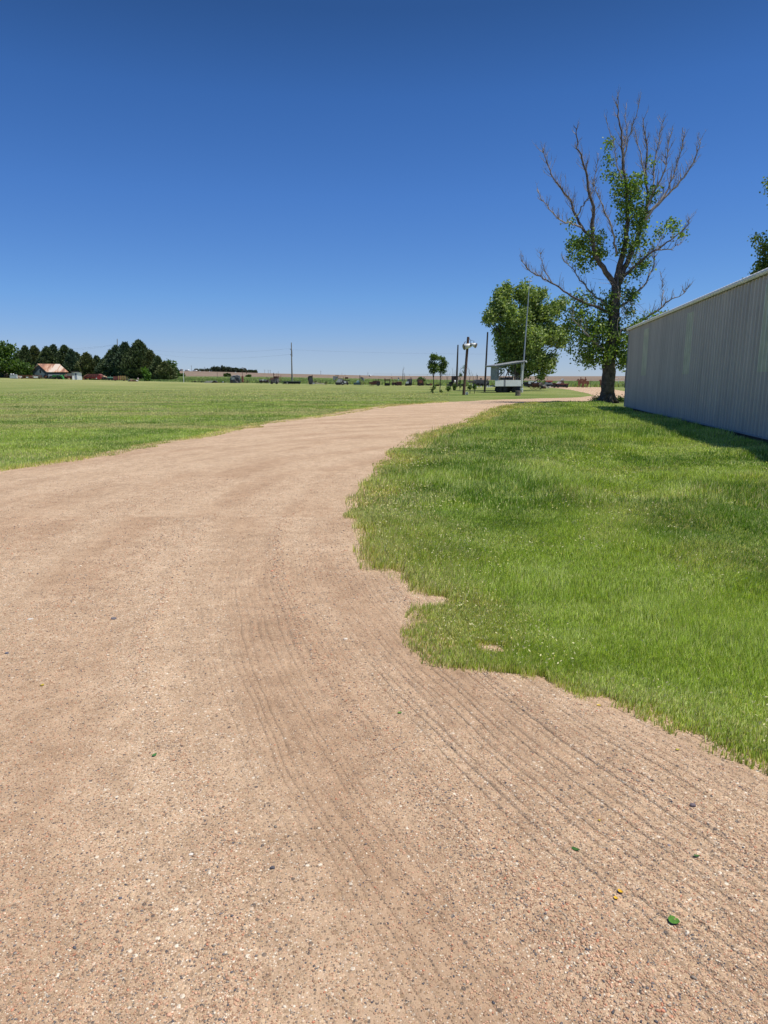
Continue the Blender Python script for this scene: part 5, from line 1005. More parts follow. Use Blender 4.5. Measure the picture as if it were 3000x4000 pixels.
T = Th('sheet_heap', 'pale flat sloping sheets with dark scrap left of the big grey combine', 'scrap', 825, 1495.5, 152); T.part('pale_sheet', M('pale_sheet', (.50, .46, .40), .8, .15), ('p', [(797, 1495), (810, 1487.5), (838, 1487), (828, 1495.5)], -.8, .8)); T.part('dark_scrap', IRON, ('p', [(826, 1495.5), (835, 1488), (842, 1486.5), (849, 1493), (846, 1496)], -.6, .6)); T.part('scrap_bar', DRUST, ('l', 846, 1494, 866, 1494.5, 1.6, 0)); T.part('drum', LGREY, ('w', 873, 1492.5, 2.6, -.4, .4)); T.part('beam', DRUST, ('b', 848, 880, 1493.5, 1495.5, -.3, .3))
T = Th('old_combine', 'big dark grey combine with an arched unloading pipe, leftmost in the row', 'combine', 928, 1495, 150, 6)
T.part('body', M('dark_steel', (.075, .085, .10), .6, .5), ('p', [(901, 1494), (902, 1475), (906, 1467), (916, 1466), (930, 1464), (937, 1467), (938, 1494)], -1.1, 1.1)); T.part('top_tank', GREYM, ('c', 912, 934, 1466, 2.2, 0), ('p', [(905, 1475), (906, 1467), (911, 1466), (912, 1475)], -1.2, 1.2)); T.part('side_panel', M('pale_side', (.28, .32, .33), .7, .4), ('b', 905, 919, 1473, 1481, -1.17, -1.1)); T.part('belt_guard', M('pink_grey', (.30, .24, .25), .8, .3), ('p', [(920, 1478), (926, 1484), (936, 1494), (930, 1494), (922, 1486)], -1.22, -1.12)); T.part('upright', GREYM, ('l', 936, 1470, 938, 1492, 1.6, -1.15), ('l', 923, 1470, 936, 1472, 1.5, -1.15), ('l', 942, 1478, 936, 1492, 1.2, -1.2))
T.part('cab_flag', WHITE, ('b', 920, 924, 1451, 1454, -.1, .1)); T.part('mast', LGREY, ('l', 927, 1454, 928, 1466, 1.4, 0), ('l', 921, 1452, 924, 1454, 1, 0)); T.part('elevator', RUST, ('p', [(944, 1492), (945, 1468), (950, 1466), (952, 1478), (950, 1492)], -.5, .5)); T.part('unloading_pipe', DRUST, ('l', 947.5, 1490, 947.5, 1434, 1.8, 0), ('l', 947.5, 1434, 961, 1438, 1.8, 0), ('l', 961, 1438, 965, 1458, 1.9, 0), ('l', 963, 1448, 965, 1458, 2.6, 0)); T.part('white_lever', M('cream', (.7, .6, .45), .7, .1), ('l', 943.5, 1493, 945.5, 1480, 2.4, -1.2)); T.part('wheel', IRON, ('w', 908, 1488, 6, -1.2, .3)); T.part('wheel', IRON, ('w', 941, 1487, 7, -1.2, .2, 5)); T.part('pulley', BLACK, ('w', 927, 1481, 4, -1.2, .1))
T = Th('cart_frame', 'small dark open cart frame right of the big grey combine', 'cart', 964, 1495, 148); T.part('frame', DRUST, ('b', 952, 970, 1488, 1489.4, -.5, .5)); T.part('legs', IRON, ('l', 953, 1489, 951, 1495, 1.2, -.4), ('l', 960, 1489, 960, 1495, 1.2, .4), ('l', 968, 1482, 968.5, 1495, 1.5, -.4), ('l', 969, 1484, 975, 1495, 1.3, 0)); T.part('rail', IRON, ('l', 952, 1491.5, 974, 1491.5, .8, -.45))
T = Th('hay_baler', 'low brown grey baler with small drums left of the rusty thresher', 'baler', 1033, 1498, 144, 4)
T.part('body', M('dark_brown_steel', (.10, .075, .065), .85, .5), ('b', 1014, 1050, 1484, 1494, -.8, .8)); T.part('drawbar', IRON, ('b', 1002, 1016, 1492, 1493.6, -.15, .15), ('l', 1004, 1493, 1003, 1498, 1.2, 0))
for k, x in enumerate((1018, 1029, 1039)): T.part('drum', GREYM if k != 1 else LGREY, ('w', x, 1484+k*.4, 3.8, -.9, .3))
T.part('wheel', IRON, ('w', 1022, 1493, 5, -.9, .2, 4)); T.part('wheel', IRON, ('w', 1045, 1493, 5, -.9, .2, 4)); T.part('pickup', DRUST, ('l', 1040, 1486, 1052, 1481, 1.2, -.6), ('l', 1050, 1482, 1056, 1494, 1.2, -.6), ('l', 1052, 1494, 1058, 1498, 1.5, -.6))
T = Th('threshing_machine', 'rust brown threshing machine with a raised auger, left of the lone utility pole', 'thresher', 1076, 1500, 142, -4)
T.part('hopper', M('orange_rust', (.26, .13, .085), .85, .35), ('p', [(1059, 1476), (1061, 1475), (1073, 1474), (1074, 1484), (1060, 1485)], -.8, .8)); T.part('body', M('grey_brown_steel', (.14, .12, .11), .8, .4), ('p', [(1060, 1485), (1087, 1476), (1087, 1496), (1062, 1496)], -.85, .85)); T.part('upper_box', DRUST, ('b', 1072, 1088, 1470, 1478, -.7, .7)); T.part('auger', BLACK, ('l', 1043, 1472, 1061, 1485, 2.4, -.7))
T.part('stack', DRUST, ('l', 1070, 1475, 1069.5, 1456, 2.6, 0), ('l', 1070.5, 1460, 1074, 1465, 1.4, 0)); T.part('rods', RUST, ('l', 1082.5, 1472, 1082.5, 1457, 1, 0), ('l', 1088.5, 1475, 1088.5, 1450, 1, 0), ('l', 1098.5, 1490, 1098.5, 1464, 1.3, 0), ('l', 1094.5, 1490, 1095, 1473, 1.1, 0), ('l', 1088, 1472, 1099, 1472, 1, 0)); T.part('tongue', IRON, ('l', 1088, 1488, 1102, 1494, 2, -.3)); T.part('wheel', IRON, ('w', 1066, 1495, 5, -.9, .25)); T.part('wheel', IRON, ('w', 1085, 1495, 5, -.9, .25)); T.part('pale_lever', LGREY, ('l', 1079, 1495, 1083, 1486, 1.8, -.95)); T.part('foot', WHITE, ('l', 1057, 1495, 1057, 1500, 1.6, -.9))
T = Th('header_trailer', 'long low dark green grey header platform in front of the lone utility pole', 'trailer', 1140, 1500.5, 132); T.part('bed', M('dark_header', (.05, .065, .075), .6, .3), ('b', 1104, 1175, 1489.5, 1490.8, -1, 1), ('b', 1108, 1174, 1491, 1498, .3, .45)); T.part('skid', BLACK, *[('b', x, x+1.5, 1490, 1500, -1, -.9) for x in (1109, 1128, 1145, 1152, 1172)]); T.part('lower_rail', IRON, ('b', 1104, 1175, 1498, 1499.2, -.95, -.8)); T.part('white_jug', WHITE, ('s', 1125, 1496.5, 1.6, 2.4, -1.1))
T = Th('tall_elevator', 'tall narrow dark grain elevator machine right of the header platform', 'elevator', 1214, 1502, 128); T.part('body', M('dark_grey_wood', (.10, .10, .105), .85, .4), ('p', [(1206, 1489), (1205, 1474), (1208, 1468), (1218, 1469), (1221, 1484), (1223, 1492), (1222, 1501), (1209, 1501)], -.6, .6)); T.part('side_lip', IRON, ('p', [(1204, 1484), (1205, 1472), (1208, 1470), (1209, 1488)], -.75, .75)); T.part('pipe', BLACK, ('l', 1221, 1464, 1223, 1494, 2.2, -.4)); T.part('top_frame', DRUST, ('b', 1209, 1222, 1468, 1470, -.62, .62)); T.part('wheel', IRON, ('w', 1213, 1498, 4, -.7, .15, 4))
T = Th('broken_wagon', 'collapsed pale grey wagon frame beside the tall dark elevator', 'wagon', 1252, 1503, 126); T.part('frame', M('bleached_wood', (.42, .37, .32), .9, .4), ('l', 1222, 1497, 1278, 1500, 2, -.5), ('l', 1222, 1494, 1260, 1497, 2, .4), ('l', 1250, 1497, 1270, 1502, 2.2, -.7)); T.part('axle', IRON, ('l', 1232, 1496, 1279, 1495, 1.6, 0), ('l', 1270, 1498, 1274, 1489, 2, 0), ('l', 1252, 1498, 1252, 1488, 1.4, 0), ('l', 1226, 1494, 1240, 1488, 1.6, 0)); T.part('wheel', DRUST, ('w', 1230, 1494, 5, -.5, .15, 4)); T.part('wheel', DRUST, ('w', 1275, 1497, 5, -.5, .15, 4)); T.part('hitch', IRON, ('l', 1228, 1492, 1236, 1487, 2.2, .3)); T.part('pale_board', LGREY, ('b', 1223, 1231, 1495, 1500, -.75, -.7))
T = Th('grain_combine', 'grey combine with raised bin, sloping feeder and white side panel, middle of the row', 'combine', 1330, 1504, 122, 5)
T.part('grain_bin', GREYM, ('p', [(1301, 1484), (1302, 1469.5), (1319, 1470), (1319, 1476), (1306, 1485)], -.8, .8)); T.part('bin_legs', IRON, ('l', 1304, 1484, 1311, 1500, 1.6, -.7), ('l', 1310, 1482, 1312, 1500, 1.2, .6), ('l', 1317, 1477, 1311, 1484, 1.4, 0)); T.part('feeder', LGREY, ('p', [(1313, 1493), (1320, 1481), (1331, 1480), (1330, 1494)], -.9, .9)); T.part('mouth', BLACK, ('b', 1312, 1330, 1494, 1503, -.9, .9)); T.part('threshing_body', M('brown_grey', (.17, .15, .14), .8, .4), ('p', [(1318, 1482), (1322, 1477), (1338, 1479), (1345, 1488), (1360, 1490), (1358, 1501), (1331, 1502)], -.75, .75)); T.part('white_panel', WHITE, ('l', 1335, 1482, 1332, 1503, 1.8, -1), ('b', 1343, 1351, 1489, 1496, -.85, -.78)); T.part('cross_pipe', DRUST, ('l', 1310, 1465.5, 1323, 1465.5, 2, 0), ('l', 1321, 1466, 1321, 1478, 2.4, 0)); T.part('exhaust', IRON, ('l', 1328.5, 1478, 1328.5, 1470, 1.6, 0)); T.part('rods', RUST, ('l', 1336, 1478, 1336, 1457, .7, 0), ('l', 1341, 1470, 1345, 1488, 2, 0), ('l', 1348.5, 1476, 1348.5, 1463, 1.1, 0)); T.part('rear_drum', DRUST, ('b', 1348, 1360, 1473, 1480, -.4, .4)); T.part('rear_frame', IRON, ('l', 1349, 1480, 1350, 1492, 1.2, 0), ('l', 1356, 1480, 1358, 1495, 1.2, 0), ('l', 1346, 1486, 1365, 1486, 2.2, -.3)); T.part('front_wheel', RUBBER, ('w', 1338, 1497, 6.5, -.95, .3)); T.part('rim', LGREY, ('w', 1338, 1497, 2.5, -1.12, .05)); T.part('rear_wheel', RUBBER, ('w', 1357, 1499, 4, -.8, .25)); T.part('head_pulley', IRON, ('w', 1363, 1486, 2.6, -.5, .15))
T = Th('teal_swather', 'dark teal header box with a tall black stack and leaning hopper', 'harvester', 1402, 1504.5, 120)
T.part('header_box', M('dark_teal', (.05, .09, .10), .6, .3), ('b', 1382, 1408, 1494, 1503, -.8, .8)); T.part('teal_engine', TEAL, ('b', 1393, 1403, 1488, 1494, -.5, .5)); T.part('engine_top', LGREY, ('b', 1396, 1404, 1485.5, 1488, -.4, .4)); T.part('stack', BLACK, ('l', 1406, 1503, 1406, 1465, 2.2, -.3)); T.part('hopper', GREYM, ('p', [(1409, 1473), (1420, 1474.5), (1423, 1488), (1420, 1486), (1409, 1479)], -.8, .8)); T.part('hopper_legs', IRON, ('l', 1413, 1484, 1408, 1504, 1.2, -.5), ('l', 1416, 1485, 1418, 1504, 1.4, .5), ('l', 1412, 1492, 1417, 1504, .8, 0)); T.part('wheel', DRUST, ('w', 1412, 1499, 4.5, -.6, .12, 4)); T.part('hopper_rail', RUST, ('l', 1407, 1471, 1420, 1475, 1, -.82))
T = Th('rust_tractor', 'squat rust brown tractor with two short stacks', 'tractor', 1462, 1507, 116, 4)
T.part('hood', DRUST, ('b', 1442, 1459, 1492, 1499, -.6, .6), ('b', 1456, 1474, 1488, 1500, -.5, .5)); T.part('rear_box', M('maroon_rust', (.12, .055, .05), .85, .3), ('b', 1473, 1484, 1488.5, 1503, -.8, .8)); T.part('exhaust', IRON, ('l', 1468.5, 1490, 1469, 1480, 2.4, 0)); T.part('stack', IRON, ('l', 1477.5, 1489, 1477.5, 1480, 3, 0)); T.part('lever', RUST, ('l', 1473, 1495, 1471, 1484, 1.2, -.4)); T.part('wheel', RUST, ('w', 1446, 1501, 5.5, -.8, .2, 5)); T.part('wheel', RUST, ('w', 1455, 1502, 4.5, -.8, .2, 5)); T.part('rear_wheel', IRON, ('w', 1476, 1499, 7.5, -.95, .3)); T.part('belly', IRON, ('b', 1450, 1480, 1499, 1503, -.4, .4))
T = Th('open_frame_machine', 'dark open square frame machine with a low box bed', 'machine', 1512, 1507, 115); T.part('posts', IRON, ('b', 1502, 1505, 1483, 1500, -.7, -.5), ('b', 1521, 1523, 1483, 1500, -.7, -.5), ('b', 1502, 1505, 1483, 1500, .5, .7), ('b', 1521, 1523, 1483, 1500, .5, .7)); T.part('top', DRUST, ('b', 1501, 1524, 1482, 1486, -.75, .75)); T.part('bed', BLACK, ('p', [(1502, 1506), (1502, 1499), (1506, 1496), (1522, 1497), (1523, 1506)], -.7, .7)); T.part('knob', RUST, ('b', 1501, 1506, 1478, 1482, -.3, .2), ('l', 1523, 1486, 1524.5, 1480, 1.2, 0)); T.part('crank', RUST, ('l', 1523, 1491, 1528, 1490, 1.6, -.3)); T.part('wheel', IRON, ('w', 1507, 1502, 4, -.8, .15, 4)); T.part('wheel', IRON, ('w', 1519, 1502, 4, -.8, .15, 4))
T = Th('elevator_auger', 'rusty machine with a leaning auger tube, left of the maroon box wagon', 'auger', 1538, 1506, 114); T.part('body', DRUST, ('b', 1531, 1549, 1494, 1503, -.6, .6)); T.part('auger_tube', RUST, ('l', 1537, 1495, 1530, 1475, 2.2, 0), ('l', 1527.5, 1475, 1532, 1474, 1.8, 0)); T.part('rod', RUST, ('l', 1544, 1494, 1546.5, 1482, 1.2, 0)); T.part('wheel', IRON, ('w', 1535, 1501, 4.5, -.7, .2)); T.part('wheel', IRON, ('w', 1546, 1501, 4, -.7, .2))
T = Th('box_wagon', 'small plain maroon box wagon under the white flag', 'wagon', 1559, 1506.5, 113); T.part('box', M('maroon_boards', (.19, .09, .085), .85, .3), ('b', 1548, 1569, 1492, 1505, -.7, .7)); T.part('top_rail', RUST, ('b', 1547.5, 1569.5, 1491, 1492.4, -.75, .75)); T.part('board_gap', IRON, ('b', 1548, 1569, 1498, 1498.7, -.72, -.7), ('b', 1548, 1569, 1501.5, 1502.2, -.72, -.7)); T.part('wheel', IRON, ('w', 1552, 1504, 2.5, -.6, .15)); T.part('wheel', IRON, ('w', 1566, 1504, 2.5, -.6, .15))
T = Th('flag_post', 'short white post with a small black and white flag behind the maroon box wagon', 'flag', 1555.5, 1496, 116); T.part('post', WHITE, ('l', 1555.5, 1504, 1555, 1465, 1, 0)); T.part('flag', BLACK, ('p', [(1555.3, 1466), (1560, 1470), (1558.5, 1473), (1555.3, 1471)], -.02, .02)); T.part('flag_lower', WHITE, ('p', [(1555.3, 1471), (1558.5, 1472.5), (1560, 1476.5), (1555.3, 1476)], -.02, .02))
T = Th('small_combine', 'small combine with a white front hood and rusty chute', 'combine', 1597, 1507, 112, -4); T.part('hood', WHITE, ('p', [(1585, 1498), (1587, 1491), (1597, 1490), (1597, 1498)], -.7, .7)); T.part('mouth', BLACK, ('b', 1583, 1599, 1498, 1506, -.7, .7)); T.part('body', M('dark_blue_grey', (.06, .07, .08), .7, .4), ('b', 1591, 1609, 1480, 1504, -.4, .6)); T.part('chute', M('pink_rust', (.34, .22, .18), .8, .3), ('l', 1601, 1506, 1604, 1474, 2.4, -.7)); T.part('stack', DRUST, ('l', 1601, 1478, 1606, 1474, 2.2, 0), ('l', 1608, 1482, 1608, 1475, 2, 0)); T.part('drawbar', IRON, ('l', 1571, 1488, 1592, 1488.5, 1.3, -.3)); T.part('wheel', RUBBER, ('w', 1604, 1500, 6, -.85, .25)); T.part('wheel', RUBBER, ('w', 1588, 1503, 3.5, -.8, .2))
T = Th('upright_thresher', 'upright maroon machine in front of the green bush', 'machine', 1643, 1507.5, 111, 5); T.part('hood', M('dark_maroon', (.11, .045, .042), .85, .3), ('b', 1632, 1649, 1482, 1506, -.6, .6)); T.part('drum', RUST, ('w', 1640, 1492, 5, -.68, .15)); T.part('rear_frame', DRUST, ('b', 1648, 1653, 1488, 1504, -.5, .5)); T.part('open_belly', BLACK, ('b', 1634, 1647, 1497, 1505, -.66, -.61)); T.part('wheel', IRON, ('w', 1637, 1503, 4, -.75, .15)); T.part('wheel', IRON, ('w', 1650, 1502, 5, -.65, .15, 4)); T.part('drawbar', DRUST, ('l', 1632, 1498, 1625, 1506, 1.4, 0))
T = Th('gang_plough', 'low rusty plough lying left of the pair of leafy saplings', 'plough', 1676, 1507.5, 110); T.part('beam', IRON, ('p', [(1661, 1497), (1666, 1499), (1682, 1501), (1680, 1505), (1668, 1505)], -.4, .4)); T.part('mouldboard', RUST, ('p', [(1678, 1506), (1681, 1497), (1690, 1499), (1686, 1506)], -.5, .5)); T.part('lever', DRUST, ('l', 1683, 1500, 1685, 1492, 1.2, 0), ('l', 1690, 1500, 1692, 1494, 1.2, 0)); T.part('share', RUST, ('l', 1664, 1500, 1664, 1508, 1.4, -.3)); T.part('wheel', IRON, ('w', 1672, 1504, 3.2, -.5, .12, 4))
T = Th('disc_harrow', 'small low dark harrow between the two leafy sapling trunks', 'harrow', 1706, 1508, 109); T.part('frame', IRON, ('b', 1699, 1714, 1502, 1503.4, -.4, .4)); 
for x in (1701, 1705, 1709, 1713): T.part('disc', DRUST, ('w', x, 1505, 3, -.2, .06))
T.part('lever', DRUST, ('l', 1705, 1502, 1706, 1496, 1.2, 0))
for (bx, tx, ty, yb, lab) in ((1571, 1575, 1425, 1488, 'bare dead tree right of the white flag'), (1577, 1580, 1445, 1487, 'shorter bare dead tree beside the taller dead one')):
    p = at(bx, yb, 130); t = thing('dead_tree', lab, 'tree', (p.x, 130, H(p.x, 130))); bm = bmesh.new(); a_ = Vector((0, 0, 0)); s = 130/2702
    tp = Vector(((tx-bx)*s, 0, (yb-ty)*s)); pts_ = [a_, tp*.35+Vector((.03, 0, 0)), tp*.7, tp]; add_tube(bm, pts_, [.09, .07, .045, .015], 6); twigs(bm, pts_, [.05]*4, 2.6, 1.0, .02, 1, .9, .3); bm_obj('trunk', bm, WOODG, t)
T = Th('rust_truck', 'dark maroon truck chassis with a white tank seen behind the bare saplings', 'truck', 1780, 1508.5, 104, 3)
T.part('cab', M('black_maroon', (.05, .028, .03), .8, .3), ('b', 1766, 1786, 1468, 1492, -.8, .8)); T.part('cab_roof', DRUST, ('b', 1765, 1787, 1466.5, 1468.5, -.85, .85)); T.part('tank', WHITE, ('c', 1771, 1783, 1489, 6, -1.0), ('s', 1793, 1487, 4.5, 5, -.7), smooth=False); T.part('red_rack', M('rack_red', (.30, .08, .06), .8, .2), ('l', 1788, 1480, 1788, 1468, 1.2, 0), ('l', 1796, 1480, 1796, 1468, 1.2, 0), ('l', 1788, 1469, 1796, 1469, 1, 0)); T.part('white_rack', WHITE, ('l', 1792, 1484, 1792, 1468, 1, -.3)); T.part('chassis', BLACK, ('b', 1747, 1812, 1499, 1505, -.7, .7), ('b', 1754, 1768, 1490, 1493, -.7, .7)); T.part('engine', IRON, ('p', [(1753, 1492), (1768, 1488), (1768, 1499), (1756, 1499)], -.5, .5))
for x in (1756, 1776, 1806): T.part('wheel', RUBBER, ('w', x, 1502, 5.5, -.85, .25))
T = Th('steam_thresher', 'large dark threshing rig with white blocks under it, left of the roofed trailer', 'thresher', 1866, 1510, 101, 3)
T.part('body', M('slate_steel', (.085, .09, .10), .75, .4), ('p', [(1852, 1485), (1856, 1481), (1902, 1483), (1906, 1491), (1903, 1502), (1880, 1504), (1850, 1500)], -1, 1)); T.part('feeder', M('olive_grey', (.11, .115, .09), .8, .3), ('p', [(1824, 1487), (1832, 1484), (1854, 1485), (1852, 1494), (1838, 1492)], -.7, .7)); T.part('top_deck', M('dusty_pink', (.30, .22, .20), .85, .3), ('l', 1856, 1480, 1884, 1481, 1.8, -.5), ('l', 1884, 1481, 1906, 1476, 2, -.5)); T.part('blower', BLACK, ('l', 1906, 1476, 1900, 1486, 2.2, 0)); T.part('smoke_stack', IRON, ('l', 1864, 1482, 1864, 1464, 3.4, .2)); T.part('chimney_cap', GREYM, ('l', 1864, 1465, 1864, 1462, 4.2, .2)); T.part('steam_dome', IRON, ('s', 1878, 1478, 4, 5, 0)); T.part('flywheel', GREYM, ('w', 1890, 1494, 6.5, -1.15, .15)); T.part('wheel', IRON, ('w', 1860, 1500, 7, -1.1, .25, 5)); T.part('wheel', IRON, ('w', 1876, 1501, 6, -1.1, .25, 5)); T.part('wheel', IRON, ('w', 1899, 1500, 7, -1.1, .25, 5))
for (x, y) in ((1828, 1498), (1839, 1501), (1842, 1506), (1857, 1507), (1872, 1506), (1886, 1506), (1896, 1504), (1904, 1502), (1912, 1506)): T.part('white_block', WHITE, ('p', [(x-2.5, 1510), (x-1, y-2), (x+2, y-1), (x+3, 1510)], -1.5, -1.25))

# ---------------- roofed white trailer
T = Th('roofed_trailer', 'open sided trailer with white lower panels and a sloping grey roof', 'trailer', 1968, 1533, 61.5, 13)
T.part('front_panel', WHITE, ('b', 1914, 2021, 1484, 1508, -1.05, -1.0)); T.part('end_panel', WHITE, ('p', [(2017, 1508), (2021.2, 1508), (2021.2, 1498), (2019, 1484), (2017, 1484)], -.99, 1.0)); T.part('floor', GREYM, ('b', 1915, 2021, 1506, 1509, -.98, 1.0)); T.part('mast_shadow_strip', GREYM, ('b', 1949, 1956.5, 1484.2, 1507.8, -1.058, -1.052))  # thin grey strip paints the mast's cast shadow onto the white front panel
T.part('roof', M('roof_grey', (.24, .25, .26), .5, .2), ('p', [(1905, 1430), (1906, 1428), (2034, 1409), (2037, 1412), (2036, 1415.5), (1908, 1434)], -1.3, 1.3)); T.part('roof_edge', LGREY, ('l', 1906, 1428.8, 2034, 1409.8, 1.4, -1.32)); T.part('roof_end', WHITE, ('p', [(2029, 1412), (2035, 1409.5), (2037.5, 1414), (2036, 1417)], -1.36, -1.31))
T.part('end_wall', M('grey_panel', (.30, .31, .32), .7, .2), ('b', 1917, 1921, 1432, 1484, -.98, .4), ('b', 1921, 1930, 1432, 1484, .3, .4)); T.part('end_wall_front', GREYM, ('b', 1921, 1930, 1433, 1484, -.97, -.93))
for (x, d) in ((1937, -.9), (1948, -.9), (1958, .8), (1968, .8), (1980, .8), (1988, -.9), (1999.5, .8)): T.part('rod', GREYM, ('l', x, 1424 if x > 1960 else 1429, x, 1484, 1.0, d))
T.part('post', LGREY, ('b', 2019, 2022, 1413, 1484, -1.04, -.98)); T.part('post', WHITE, ('b', 2024, 2027, 1424, 1500, -1.04, -.98)); T.part('post', IRON, ('b', 2026, 2030, 1416, 1508, .9, 1.0)); T.part('brace', BLACK, ('l', 1965, 1441, 1944, 1482, 3, .5), ('l', 1980, 1450, 1950, 1480, 3, .7)); T.part('strut', M('pale_wood', (.42, .37, .28), .8, .2), ('l', 1919, 1463, 1941, 1482, 1.2, -.9), ('l', 2020, 1461, 2003, 1476, 1.4, -.9), ('l', 2007, 1482, 2016, 1473, 2, -.8)); T.part('load', M('brown_load', (.16, .11, .08), .9, .4), ('b', 1955, 1975, 1474, 1484, -.3, .5), ('b', 1982, 2002, 1473, 1484, -.2, .5)); T.part('stored_frame', DRUST, ('l', 1975, 1484, 1990, 1448, 3.5, .4), ('l', 1990, 1450, 1998, 1484, 3, .4))
T.part('axle', IRON, ('b', 1935, 2008, 1508, 1512, -.7, .7), ('b', 1950, 2003, 1512, 1518, -.3, .3)); T.part('underbox', BLACK, ('b', 2008, 2018, 1509, 1516, -.3, .5))
for (x, r) in ((1937.5, 12), (1956, 12), (1998, 12)): w = T.part('wheel', RUBBER, ('w', x, 1521, r, -.75, .3)); T.part('hub', IRON, ('w', x, 1521, 4, -.93, .06), parent=w)
for (x, r) in ((1956, 12), (1998, 12)): T.part('wheel', RUBBER, ('w', x, 1521, r, .75, .3))

# ---------------- right of the mast
T = Th('box_trailer', 'black trailer with a white box side right of the metal mast', 'trailer', 2074, 1509, 100); T.part('white_side', WHITE, ('b', 2057, 2090, 1485, 1497, -1.1, -1)); T.part('box', BLACK, ('b', 2051, 2094, 1488, 1505, -.98, 1)); T.part('front_post', IRON, ('b', 2051, 2057, 1486, 1506, -1.1, -1)); T.part('wheel', RUBBER, ('w', 2060, 1504, 4.5, -1, .3)); T.part('wheel', RUBBER, ('w', 2085, 1504, 4.5, -1, .3))
T = Th('rusty_engine', 'rust brown engine and iron wheels heaped in the grass right of the metal mast', 'machine', 2092, 1522, 76, -5); T.part('block', DRUST, ('b', 2078, 2104, 1496, 1512, -.4, .4)); T.part('hopper', IRON, ('p', [(2072, 1493), (2084, 1493), (2082, 1500), (2076, 1500)], -.3, .3)); T.part('wheel', RUST, ('w', 2076, 1510, 10, -.5, .15, 5)); T.part('wheel', DRUST, ('w', 2090, 1511, 9.5, -.5, .15, 5)); T.part('crank', RUST, ('l', 2100, 1512, 2112, 1520, 2.4, -.4)); T.part('pan', M('dusty_mauve', (.26, .20, .20), .8, .2), ('p', [(2100, 1499), (2112, 1496), (2124, 1498), (2118, 1506), (2102, 1505)], -.5, .5)); T.part('front_wheel', DRUST, ('w', 2107, 1515, 6, -.4, .12, 4))
T = Th('engine_frame', 'grey white broken machine frame lying right of the rusty engine', 'scrap', 2138, 1521, 78); T.part('white_frame', M('bone_paint', (.52, .50, .45), .8, .25), ('l', 2114, 1503, 2130, 1504, 2, -.3), ('l', 2116, 1507, 2132, 1509, 2.4, -.4), ('l', 2128, 1514, 2150, 1509, 2.6, -.3), ('l', 2132, 1517, 2154, 1513, 2.4, -.4), ('l', 2130, 1510, 2128, 1520, 1.6, -.3)); T.part('dark_block', IRON, ('b', 2114, 2128, 1506, 1518, -.3, .4)); T.part('gear', DRUST, ('w', 2124, 1513, 5, -.4, .1))
T = Th('grey_tank_wagon', 'dull mauve grey tank wagon right of the box trailer', 'wagon', 2112, 1509, 98); T.part('tank', M('mauve_grey', (.23, .19, .19), .8, .25), ('b', 2103, 2125, 1488, 1499, -.7, .7)); T.part('saddle', LGREY, ('b', 2092, 2104, 1493, 1496, -.7, .7)); T.part('chassis', IRON, ('b', 2092, 2128, 1499, 1504, -.6, .6)); T.part('wheel', IRON, ('w', 2098, 1504, 4, -.8, .2)); T.part('wheel', IRON, ('w', 2120, 1504, 4, -.8, .2))
T = Th('red_roof_truck', 'pale truck with a red cab roof on a dark flat bed', 'truck', 2140, 1510, 97); T.part('cab_roof', M('bright_red', (.45, .09, .07), .6, .2), ('b', 2127, 2153, 1482, 1487, -.8, .8)); T.part('cab', LGREY, ('p', [(2128, 1497), (2130, 1487), (2150, 1487), (2153, 1497)], -.75, .75)); T.part('windscreen', BLACK, ('b', 2134, 2146, 1488, 1491.5, -.79, -.76)); T.part('bed', BLACK, ('b', 2128, 2168, 1497, 1507, -.8, .8)); T.part('rack', DRUST, ('b', 2155, 2166, 1491, 1497, -.5, .5))
for x in (2136, 2160): T.part('wheel', RUBBER, ('w', x, 1505, 4.5, -.9, .25))
T = Th('maroon_flatbed', 'maroon decked flatbed trailer loaded with white machinery', 'trailer', 2190, 1511, 97); T.part('deck', MAROON, ('b', 2167, 2214, 1495, 1498, -1, 1)); T.part('side', BLACK, ('p', [(2167, 1498), (2213, 1498), (2210, 1509), (2170, 1508)], -.95, .95)); T.part('white_chute', M('cream_white', (.62, .62, .55), .7, .2), ('p', [(2174, 1497), (2182, 1487), (2190, 1489), (2184, 1497)], -.5, .5), ('p', [(2191, 1482), (2196, 1475), (2200, 1476), (2199, 1484)], -.4, .4)); T.part('machine', M('brown_machine', (.16, .12, .08), .85, .4), ('p', [(2188, 1495), (2189, 1486), (2197, 1482), (2198, 1490), (2202, 1495)], -.5, .5))
for x in (2172, 2206): T.part('wheel', RUBBER, ('w', x, 1506, 4.8, -1.05, .25))
